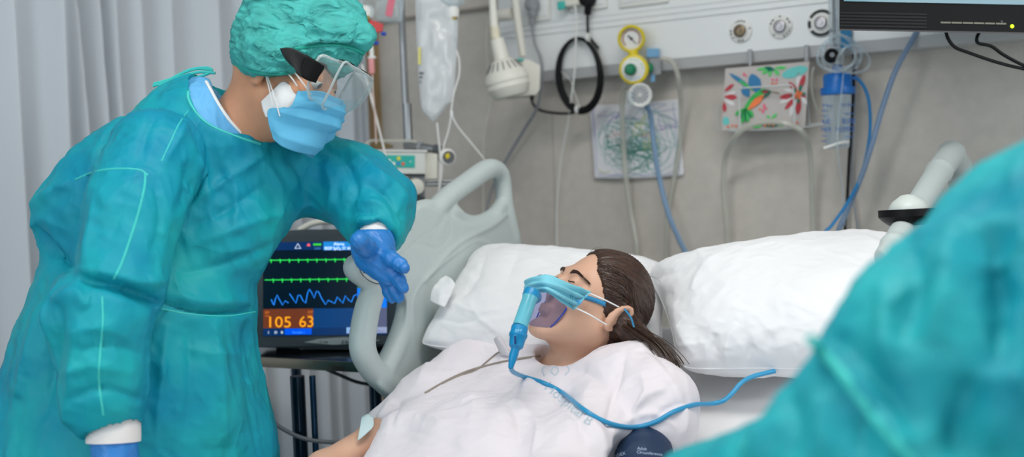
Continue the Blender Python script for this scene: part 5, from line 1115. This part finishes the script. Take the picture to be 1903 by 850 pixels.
P = [C(1160, 574, 1.995), C(1172, 590, 1.995), C(1178, 608, 2.0)]; MB().tube(c2w(spline(P, 6)), .0018, 6).link('strap_end', mat('strap_blue', (45, 140, 190), .4), om)
# blood pressure cuff
bc = thing('blood_pressure_cuff', 'navy blood pressure cuff wrapped round the near upper arm of the patient', 'blood pressure cuff', c2w(C(1192, 880, 1.8)))
Fd = Field((.12, .28, 1.60), (.34, .62, 1.96), .003)
Fd.cone(C(1195, 846, 1.865), C(1190, 990, 1.70), .051, .051, .004)
Fd.cone(C(1196, 800, 1.93), C(1190, 1000, 1.66), .036, .034, .002, cut=True)
o_, V, Fc = build(Fd, 'cuff', mat('navy_nylon', (20, 46, 78), .6, bump=.3, bscale=700), bc, 1, lambda V, N: .002*ridge(V*18, 3), keep=True); CB = bvh(V, Fc)
M_ct = mat('cuff_print', (170, 190, 215), .6)
for s_, x, y, a in (('Adult', 1184, 836, .1), ('Circumference', 1183, 843, .1), ('~~', 1140, 840, -.5), ('INDEX', 1140, 852, -.3), ('LEFT', 1186, 856, .1)): ontext(CB, s_, x, y, a, 8, M_ct, o_, .0008)

# ------------------------------------------------------------------ bending clinician
nu_ = thing('clinician', 'clinician in teal gown, bouffant cap, goggles and masks bending over the bed rail', 'person', c2w(C(250, 1300, 2.0)))
NO = C(528, 137, 1.98); NF = frame((.93, .27, -.26), (.28, -.96, 0.02)); hs = 1.0
Fd = Field((-.72, -.42, 1.60), (-.02, .95, 2.32), .0042)
HN = head(Fd, NO, NF, hs, lids=.0150)
Fd.cone(HN(0, -.03, -.06), C(415, 285, 2.02), .060, .064, .03); Fd.cone(C(415, 285, 2.02), C(330, 320, 1.97), .06, .05, .03)
Fd.chain([(400, 300, 2.05, 90), (300, 560, 2.0, 120), (270, 800, 2.0, 120)], .05)
Fd.chain([(300, 320, 1.88, 50), (225, 500, 1.77, 42), (205, 700, 1.74, 34), (212, 835, 1.73, 27)], .03)
Fd.chain([(500, 320, 2.12, 55), (640, 350, 2.12, 40), (700, 395, 2.06, 34), (702, 435, 2.0, 26)], .03)
body, V, Fc = build(Fd, 'body', M_skin2, nu_, 1, keep=True); NB = bvh(V, Fc)
for q in (1, -1):
    e = HN(.031*q, .0795, -.0030)
    ey = MB().lathe(c2w(e), nrm(c2w(e+NF[1])-c2w(e)), [(0, -.012)]+[(.0146*math.sin(t), .0146*-math.cos(t)) for t in np.linspace(.3, 3.1, 14)], 24).link('eye', M_eye, body)
    g_ = nrm(NF[1]-NF[2]*.45); MB().lathe(c2w(e+g_*.0132), nrm(c2w(e+g_)-c2w(e)), [(0, 0), (.0062, .0002), (.005, .0014), (0, .0020)], 20).link('iris', M_iris, ey)
    b = MB()
    for k in range(24):
        f_ = k/23; x = .012+.040*f_; z = .022+.005*math.sin(f_*2.4); h = NB.ray_cast(Vector(HN(x*q, .3, z)), Vector(-NF[1]))
        if h[0] is None: continue
        p = np.array(h[0]); e2 = nrm(NF[0]*q+NF[2]*.3)
        for dz in (-.002, .001, .003): b.tube(c2w(np.array([p+NF[2]*dz-e2*.003, p+NF[2]*dz+e2*.006+NF[1]*.0012])), .0011, 4)
    tag(b.link('eyebrow', mat('dark_brow', (48, 34, 28), .8), body), kind='stuff')
# blue scrub top under the gown
Fd = Field((-.68, -.34, 1.75), (-.38, -.02, 2.25), .004)
Fd.chain([(374, 250, 2.0, 91), (310, 335, 1.98, 70)], .04, 1.15); Fd.chain([(374, 250, 2.0, 91), (455, 320, 2.09, 108)], .05, 1.15)
Fd.cone(C(522, 124, 1.78), C(522, 124, 2.04), .125, .135, .003, cut=True)
scrub, V, Fc = build(Fd, 'scrub_top', M_scrub, nu_, 1, clothnoise(13, .001, .002), keep=True); SB = bvh(V, Fc)
ontube(SB, [(383, 152), (392, 168), (405, 192), (425, 222), (449, 248)], .0032, 'white_collar_trim', M_wmask, scrub, .001, fb=1.93)
# gown
Fd = Field((-1.08, -.34, 1.52), (-.14, .96, 2.46), .0048)
Z_ = 1.15
for ch, k in (([(372, 250, 2.0, 102), (232, 362, 1.96, 106), (165, 412, 1.96, 104)], .04), ([(455, 318, 2.09, 122), (368, 445, 2.0, 120)], .045), ([(368, 248, 2.0, 104), (455, 318, 2.09, 122)], .05), ([(232, 362, 1.96, 100), (365, 440, 2.0, 116)], .06),
              ([(262, 470, 2.0, 160), (268, 572, 2.0, 186)], .03), ([(280, 470, 2.0, 160), (286, 570, 2.0, 176)], .03), ([(262, 600, 2.0, 200), (250, 740, 2.0, 238), (240, 860, 2.0, 262), (240, 1300, 2.0, 280)], .03)): Fd.chain(ch, k, Z_)
Fd.chain([(290, 290, 1.86, 92), (245, 400, 1.79, 90), (222, 500, 1.75, 84)], .012)
Fd.chain([(208, 540, 1.75, 78), (186, 585, 1.73, 84)], .010); Fd.chain([(186, 590, 1.73, 84), (190, 690, 1.73, 80), (198, 735, 1.73, 76), (208, 778, 1.73, 58)], .012)
Fd.chain([(150, 545, 1.76, 45), (260, 545, 1.76, 36)], .02)
Fd.chain([(560, 322, 2.14, 84), (655, 345, 2.12, 80), (700, 393, 2.06, 70), (706, 425, 2.01, 52)], .02)
Fd.chain([(690, 325, 2.12, 34), (740, 360, 2.08, 30)], .02)
Fd.cone(C(450, 160, 1.78), C(450, 160, 1.99), .083, .090, .004, cut=True); Fd.cone(C(455, 165, 1.98), C(590, 40, 1.98), .085, .12, .006, cut=True)
Fd.cone(C(212, 812, 1.72), C(215, 900, 1.72), .045, .05, .004, cut=True)
Fd.cone(C(694, 452, 1.97), C(700, 520, 1.95), .040, .05, .006, cut=True)
S = [([(150, 520), (205, 528), (262, 548), (300, 566)], 9, -.018), ([(140, 500), (200, 508), (262, 524), (316, 520)], 13, .010), ([(95, 562), (140, 545), (160, 575)], 12, .010),
     ([(110, 700), (170, 680), (250, 695)], 12, .006), ([(125, 745), (190, 722), (268, 745)], 8, -.007), ([(150, 655), (210, 640), (265, 660)], 10, -.006), ([(120, 620), (180, 610), (240, 628)], 12, .005),
     ([(290, 560), (360, 578), (430, 580), (480, 574)], 5, -.014), ([(300, 545), (380, 560), (470, 560)], 10, .006), ([(60, 420), (100, 470), (135, 500)], 10, -.016), ([(50, 390), (90, 360), (140, 330)], 10, .008),
     ([(330, 400), (400, 350), (470, 300), (500, 280)], 9, .008), ([(340, 430), (420, 390), (500, 340)], 9, -.007), ([(320, 470), (400, 440), (480, 410), (540, 390)], 9, .006), ([(330, 510), (420, 490), (520, 450)], 8, -.006),
     ([(345, 300), (352, 350), (330, 400)], 10, -.010), ([(372, 290), (380, 340), (360, 380)], 9, .007), ([(420, 300), (440, 370), (430, 440)], 9, .005), ([(300, 200), (270, 250), (262, 310)], 9, -.006), ([(350, 220), (330, 260), (300, 310)], 10, .007),
     ([(230, 215), (190, 260), (165, 320)], 9, .006), ([(180, 340), (170, 420), (150, 490)], 11, .007), ([(285, 330), (300, 400), (285, 470)], 9, -.006), ([(240, 330), (220, 400), (200, 470)], 14, -.005),
     ([(600, 270), (640, 300), (660, 350), (640, 400)], 9, -.009), ([(640, 270), (690, 310), (720, 350)], 8, .008), ([(600, 300), (620, 350), (610, 400)], 10, .008), ([(700, 320), (735, 345), (765, 385)], 7, .008), ([(680, 340), (720, 365), (750, 410)], 6, -.009), ([(670, 370), (710, 385), (735, 430)], 7, .008), ([(660, 395), (690, 400), (715, 430)], 6, -.007), ([(650, 420), (680, 405), (710, 408)], 5, .006),
     ([(530, 290), (560, 320), (570, 380)], 9, -.008), ([(490, 300), (520, 350), (520, 420)], 9, .006), ([(75, 560), (60, 640), (30, 740)], 14, .010), ([(110, 560), (100, 660), (80, 780)], 12, -.010), ([(140, 600), (135, 700), (118, 800)], 12, .008), ([(310, 600), (300, 700), (290, 820)], 12, .008), ([(350, 600), (355, 700), (345, 820)], 13, -.007), ([(400, 600), (410, 700), (420, 830)], 14, .008), ([(450, 600), (462, 700), (478, 830)], 10, -.007), ([(330, 640), (400, 660), (460, 655)], 9, .004)]
S = [(a_, w_, h_*1.4) for a_, w_, h_ in S]
gown, V, Fc = build(Fd, 'gown', M_gown, nu_, 1, clothnoise(23, .009, .0018), S, keep=True); NG = bvh(V, Fc)
for pts, r in (([(270, 322), (268, 350), (256, 400), (240, 450), (226, 490), (212, 518)], .0022), ([(190, 552), (191, 600), (186, 660), (184, 710), (192, 772)], .0022), ([(140, 334), (175, 320), (215, 314), (258, 316), (275, 326)], .0018), ([(300, 300), (318, 262), (332, 232), (350, 205)], .0014),
               ([(368, 150), (352, 166), (350, 184), (366, 212), (392, 234), (440, 254), (484, 268)], .0028), ([(290, 572), (350, 584), (420, 588), (474, 580)], .0018)):
    ontube(NG, pts, r, 'seam', M_seam, gown, -.0005, fb=1.9)
for pts in ([(288, 158), (305, 156), (330, 140), (365, 128), (395, 130)], [(284, 160), (310, 152), (345, 140), (372, 134), (400, 136)], [(286, 156), (320, 146), (352, 130), (385, 126), (392, 134), (360, 146), (330, 152)]):
    MB().tube(pxs([(x, y, 2.0) for x, y in pts], 6), [.0028]*len(pxs([(x, y, 2.0) for x, y in pts], 6)), 8).link('neck_tie', M_seam, gown)
for (a, b_, r0, r1) in ((C(212, 770, 1.73), C(211, 822, 1.725), .040, .042), (C(706, 418, 2.01), C(697, 450, 1.985), .036, .036)):
    ax = nrm(c2w(b_)-c2w(a)); L1 = ln(b_-a); MB().lathe(c2w(a), ax, [(0, 0), (r0, 0), (r0*1.03, L1*.3), (r1, L1*.7), (r1, L1), (r1-.004, L1), (0, L1*.7)], 36).link('knit_cuff', M_cuff, nu_)
# gloves
Fd = Field((-.37, -.0, 1.80), (-.16, .20, 2.08), .0024)
Fd.chain([(699, 438, 1.985, 35), (694, 462, 1.96, 38), (708, 492, 1.94, 30)], .01); Fd.chain([(690, 455, 1.96, 34), (684, 480, 1.94, 24)], .012)
Fd.chain([(690, 470, 1.93, 20), (676, 456, 1.89, 18), (667, 447, 1.86, 16)], .01)
Fd.chain([(700, 470, 1.95, 30), (722, 516, 1.93, 15)], .01)
Fd.chain([(708, 476, 1.93, 19), (728, 482, 1.91, 14), (743, 492, 1.90, 12.5), (752, 499, 1.89, 10)], .006)
Fd.chain([(712, 492, 1.94, 19), (730, 506, 1.925, 13.5), (742, 522, 1.915, 12.5), (750, 536, 1.91, 10)], .004)
Fd.chain([(712, 500, 1.955, 18), (726, 520, 1.945, 13), (734, 540, 1.94, 12), (742, 554, 1.935, 9.5)], .004)
Fd.chain([(706, 500, 1.97, 17), (718, 524, 1.965, 12), (722, 542, 1.96, 11), (728, 556, 1.958, 9)], .004)
gS = [([(690, 460), (715, 470), (735, 478)], 2, -.0015), ([(680, 465), (700, 485), (715, 505)], 2, -.0015), ([(720, 470), (726, 480), (724, 490)], 1.6, -.0014), ([(738, 482), (742, 490), (738, 500)], 1.5, -.0012), ([(700, 450), (715, 455), (728, 465)], 2, .0012), ([(724, 510), (732, 512), (738, 508)], 1.5, -.0012), ([(676, 440), (690, 450), (700, 448)], 2, .0015), ([(660, 436), (664, 458), (684, 464)], 2, -.001)]
build(Fd, 'glove', M_glove, nu_, 1, lambda V, N: .0008*ridge(aniso(V, (.7, .7, 0), .03, .008), 4), gS)
Fd = Field((-.78, .30, 1.60), (-.54, .62, 1.86), .003)
Fd.cone(C(212, 815, 1.725), C(214, 850, 1.72), .037, .036, .01)
hand(Fd, C(214, 850, 1.72), (.02, 1, .05), (.9, .1, .45), (.3, -.1, -1), 1.05, .3)
build(Fd, 'glove', M_glove, nu_, 1, lambda V, N: .0007*ridge(aniso(V, (1, .2, 0), .03, .008), 4))
# bouffant cap
def capdsp(seed, O):
    def f(V, N):
        L = V-O; a = np.arctan2(L[:, 1], L[:, 0]); return .006*ridge(V*11, seed)+.002*ridge(aniso(V, (1, .35, 0), .08, .014), seed+3)+.0012*noise(np.stack([a*26, L[:, 2]*18, 0*a], -1), seed+2)
    return f
Fd = Field((-.60, -.50, 1.80), (-.22, .03, 2.18), .0036)
Fd.chain([(490, 70, 1.94, 58), (585, 70, 1.98, 72), (632, 62, 1.98, 56)], .03); Fd.chain([(520, 40, 1.98, 66), (590, 22, 1.98, 60)], .03); Fd.chain([(478, 106, 1.98, 44), (560, 100, 1.97, 60), (612, 96, 1.975, 52)], .02)
Fd.chain([(650, 62, 1.95, 30), (672, 66, 1.95, 22)], .02)
Fd.chain([(468, 100, 1.92, 36), (500, 106, 1.895, 36), (545, 100, 1.905, 36)], .02)
Fd.cone(C(380, 290, 1.90), C(800, 320, 1.94), .142, .172, .006, cut=True)
cS = [([(445, 118), (480, 128), (530, 134)], 4, .005), ([(440, 112), (480, 120), (535, 126)], 3, -.006), ([(545, 92), (600, 84), (650, 88), (680, 100)], 4, -.010), ([(545, 84), (600, 76), (655, 80)], 5, .006), ([(460, 60), (500, 70), (530, 92)], 6, -.008), ([(470, 40), (510, 50), (560, 80)], 7, .008), ([(490, 20), (540, 40), (600, 44)], 7, -.007), ([(560, 40), (610, 60), (660, 50)], 6, .008), ([(520, 60), (560, 66), (600, 58)], 5, -.006), ([(440, 90), (470, 92), (510, 104)], 5, -.005)]
capm, V, Fc = build(Fd, 'bouffant_cap', M_cap, nu_, 1, capdsp(7, NO), cS, keep=True); CPB = bvh(V, Fc)
ontube(CPB, [(437, 120), (465, 131), (500, 137), (535, 135)], .003, 'elastic_band', mat('cap_band', (24, 160, 142), .6), capm, -.001)
ontube(CPB, [(548, 91), (580, 86), (620, 84), (655, 90), (676, 100)], .0032, 'elastic_band', mat('cap_band', (24, 160, 142), .6), capm, .0)
# white respirator and blue surgical mask
def hpatch(rows, nu, nv, dsp, name, m, parent, th=.001, mir=False):
    R_ = [[HN(*p)/1 for p in (r+[(-x, y, z) for x, y, z in r[-2::-1]] if mir else r)] for r in rows]
    V, Fc = patch(R_, nu, nv, dsp); return solid(link(name, c2w(V), Fc, m, parent), th), V, Fc
wm, V, Fc = hpatch([[(.072, .012, -.066), (.072, .026, -.044), (.069, .040, -.022), (.062, .056, -.026), (.054, .076, -.03)], [(.070, .018, -.078), (.070, .034, -.062), (.067, .048, -.044), (.061, .062, -.042), (.053, .080, -.046)], [(.066, .026, -.090), (.066, .042, -.086), (.062, .056, -.082), (.054, .070, -.080), (.047, .084, -.08)]], 30, 30, lambda u, v, B: .002*np.sin(u*3.1)*np.sin(v*3.1), 'respirator_mask', M_wmask, nu_, .0012)
ml = lambda u, v, B: .0045*(np.abs(np.mod(v*3.2+.15, 1)-.5)*4-1)*np.clip(np.sin(np.pi*u)*1.3, .15, 1)+.003*noise(B*38, 6)
bm_, V, Fc = hpatch([[(.064, .070, -.030), (.056, .086, -.024), (.037, .106, -.018), (0, .126, -.020)], [(.068, .066, -.062), (.062, .088, -.052), (.039, .114, -.047), (0, .137, -.046)], [(.072, .030, -.078), (.066, .060, -.084), (.038, .106, -.080), (0, .128, -.078)], [(.057, .048, -.124), (.052, .066, -.132), (.032, .088, -.134), (0, .102, -.130)]], 110, 70, ml, 'surgical_mask', M_msk, nu_, .0012, True)
MBn = bvh(V, Fc)
for a, b_, w in (((552, 160), (533, 134), wm), ((578, 176), (547, 134), bm_), ((506, 196), (494, 140), wm), ((520, 216), (497, 142), bm_)):
    dd = 1.895; MB().tube(pxs([(a[0], a[1], dd), ((a[0]+b_[0])/2+1, (a[1]+b_[1])/2, dd-.004), (b_[0], b_[1], dd+.005)], 6), .0013, 6).link('ear_loop', M_wmask, w)
# goggles
gg = thing('safety_goggles', 'clear safety goggles with wide black strap worn by the bending clinician', 'goggles', c2w(HN(0, .13, 0)))
gg.parent = nu_; gg.location = tuple(c2w(HN(0, .13, 0))-worg(nu_)); 
for k_ in ('label', 'category'): del gg[k_]
M_gog = clear('goggle_plastic', (215, 228, 230), .07, .05, .45); M_gogr = clear('goggle_rim', (215, 226, 226), .45, .1, .45)
G = lambda x, y, z: c2w(NO+(NF[0]*x+NF[1]*y+NF[2]*(z-.005)))
fr_ = [(.082, .148, .040), (.05, .150, .043), (0, .150, .044), (-.05, .146, .043), (-.082, .134, .040), (-.078, .118, -.012), (-.058, .110, -.038), (-.022, .112, -.038), (0, .114, -.039), (.022, .116, -.040), (.060, .122, -.040), (.078, .136, -.012)]
bk_ = [(.084, .102, .040), (.055, .112, .046), (0, .116, .048), (-.055, .108, .046), (-.084, .090, .040), (-.080, .082, -.006), (-.060, .090, -.030), (-.028, .100, -.032), (0, .108, -.020), (.028, .104, -.032), (.060, .096, -.032), (.080, .094, -.006)]
FR = spline(fr_, 4, True); BK = spline(bk_, 4, True); n_ = len(FR)
def loop_pts(P): return np.array([G(*p) for p in P])
MB().tube(loop_pts(FR), .0022, 8, close=True).link('front_rim', M_gogr, gg); MB().tube(loop_pts(BK), .0026, 8, close=True).link('face_seal', M_gogr, gg)
ctr = np.array((0, .172, .008)); V = [G(*p) for p in FR]+[G(*(ctr*.5+FR[i]*.5+np.array((0, .006, 0)))) for i in range(n_)]+[G(*ctr)]
Fc = [(i, (i+1) % n_, n_+(i+1) % n_, n_+i) for i in range(n_)]+[(n_+i, n_+(i+1) % n_, 2*n_) for i in range(n_)]
link('lens', V, Fc, M_gog, gg)
link('side_skirt', [G(*p) for p in FR]+[G(*p) for p in BK], [(i, (i+1) % n_, n_+(i+1) % n_, n_+i) for i in range(n_)], M_gog, gg)
for sx in ():
    MB().tube([G(.085, .140, .031), G(.086, .110, .031), G(.083, .104, -.010), G(.080, .124, -.024), G(.085, .140, .031)], .0016, 6).link('side_frame', M_gogr, gg)
for q in (.03, -.03): MB().boxf(lambda a, b, c: G(a, b, c), q-.012, q+.012, .118, .140, .046, .051, .001).link('vent', M_black, gg)
V, Fc = patch([[C(520, 90, 1.846), C(540, 89, 1.842), C(568, 102, 1.846), C(604, 126, 1.880)], [C(528, 106, 1.846), C(544, 109, 1.842), C(562, 124, 1.852), C(594, 140, 1.880)], [C(538, 118, 1.846), C(546, 126, 1.842), C(558, 141, 1.846), C(584, 152, 1.880)]], 20, 12)
solid(link('strap', c2w(V), Fc, mat('strap_black', (16, 16, 18), .7, bump=.4, bscale=900), gg), .002)
V, Fc = patch([[C(570, 102, 1.848), C(586, 112, 1.855), C(602, 123, 1.868)], [C(562, 120, 1.848), C(578, 130, 1.855), C(594, 138, 1.868)], [C(556, 140, 1.848), C(570, 149, 1.855), C(586, 154, 1.868)]], 10, 10)
solid(link('buckle', c2w(V), Fc, M_black, gg), .004)

def legs(par, base, yaw, m):
    ex = np.array((math.cos(yaw), math.sin(yaw), 0)); ey = np.array((-math.sin(yaw), math.cos(yaw), 0)); base = np.array((base[0], base[1], 0.))
    for q in (1, -1):
        h = base+ex*.09*q
        MB().tube(spline([h+WZ*.75, h+WZ*.45+ey*.02, h+WZ*.08], 6), [.085-.0022*k for k in range(13)], 20).link('trouser_leg', m, par)
        V = []; n = 14
        for i in range(n):
            t = i/(n-1); w = .048*math.sin(math.pi*(.08+.84*t))**.5; hh = .075-.035*t
            for k in range(16): a = 2*math.pi*k/16; V.append(h+ey*(-.09+.27*t)+ex*w*math.cos(a)+WZ*(hh/2+hh/2*math.sin(a)))
        MB().add(V, [(i*16+k, i*16+(k+1) % 16, (i+1)*16+(k+1) % 16, (i+1)*16+k) for i in range(n-1) for k in range(16)]+[tuple(range(16)), tuple((n-1)*16+k for k in range(16))]).link('shoe', M_white, par)
legs(nu_, c2w(C(235, 1250, 2.0)), -1.2, M_scrub)

# ------------------------------------------------------------------ blurred clinician in the foreground
fp = thing('clinician', 'out-of-focus clinician in a teal gown at the right edge, back turned, reaching over the bed', 'person', c2w(C(2150, 2600, 1.05)))
Fd = Field((-.05, -.55, .66), (1.05, 1.30, 1.55), .0085)
FOc = C(2330, -60, 1.18); FF = frame((-.75, .35, .55), (.1, -.95, -.1))
HF = head(Fd, FOc, FF, 1.0)
Fd.cone(HF(0, -.02, -.06), C(2230, 330, 1.12), .058, .065, .03); Fd.chain([(2200, 420, 1.1, 200), (2200, 900, 1.1, 230), (2200, 1700, 1.1, 230)], .05)
Fd.chain([(2010, 580, 1.0, 100), (1560, 905, .93, 80), (1350, 1010, 1.2, 60), (1290, 960, 1.45, 45)], .03)
build(Fd, 'body', M_skin2, fp, 1)
Fd = Field((.10, -.30, .62), (1.05, 1.35, 1.50), .0062)
Fd.chain([(2060, 545, 1.0, 300), (2180, 640, 1.08, 380), (2200, 1100, 1.1, 400), (2200, 2000, 1.1, 440)], .06)
Fd.chain([(2025, 575, .95, 312), (1795, 745, .92, 256), (1620, 880, .90, 205)], .05); Fd.chain([(1620, 880, .90, 195), (1440, 970, .98, 160), (1330, 960, 1.10, 130)], .04)
Fd.cone(C(2250, 210, 1.13), C(2300, 60, 1.15), .08, .09, .01, cut=True)
Sf = [([(1520, 630), (1590, 720), (1680, 830), (1760, 900)], 14, .012), ([(1560, 620), (1640, 720), (1720, 800)], 26, -.016), ([(1840, 420), (1860, 560), (1870, 700)], 34, -.030), ([(1780, 400), (1760, 520), (1740, 640)], 26, .016), ([(1690, 430), (1700, 540), (1670, 640)], 24, -.014), ([(1640, 520), (1650, 620), (1640, 700)], 18, .012),
      ([(1450, 690), (1470, 760), (1460, 850)], 20, -.014), ([(1400, 740), (1410, 800), (1400, 860)], 16, .012), ([(1890, 560), (1880, 700), (1840, 850)], 30, .018), ([(1800, 700), (1780, 780), (1790, 860)], 30, -.020), ([(1500, 700), (1530, 780), (1530, 860)], 18, .010), ([(1620, 740), (1600, 800), (1620, 860)], 22, -.012)]
fg_, V, Fc = build(Fd, 'gown', mat('teal_gown_light', (48, 188, 192), .55, spec=.3, col2=(16, 150, 172), vscale=8, bump=.25, bscale=900, trans=.18, crease=1.0, cscale=7), fp, 1, clothnoise(43, .010, .0015), Sf, keep=True); FB = bvh(V, Fc)
ontube(FB, [(1508, 632), (1560, 690), (1620, 770), (1690, 850), (1760, 920)], .0045, 'seam', M_seam, fg_, -.002, fb=.8)
Fd = Field((.40, -.55, .85), (1.0, .10, 1.5), .007)
Fd.ell(HF(0, -.03, .05), np.array((.10, .13, .11)), np.stack(FF, 1), .0); Fd.ell(HF(0, .14, -.06), np.array((.14, .10, .10)), np.stack(FF, 1), .01, cut=True)
build(Fd, 'bouffant_cap', M_cap, fp, 1, capdsp(17, FOc))
Fd = Field((.14, .26, 1.34), (.42, .62, 1.66), .0035); hand(Fd, C(1295, 965, 1.44), (-.6, -.1, .9), (0, 1, .1), (-.7, 0, -.6), 1.0, .4); build(Fd, 'glove', M_glove, fp, 1)

legs(fp, c2w(C(2190, 1700, 1.1)), .6, M_scrub)
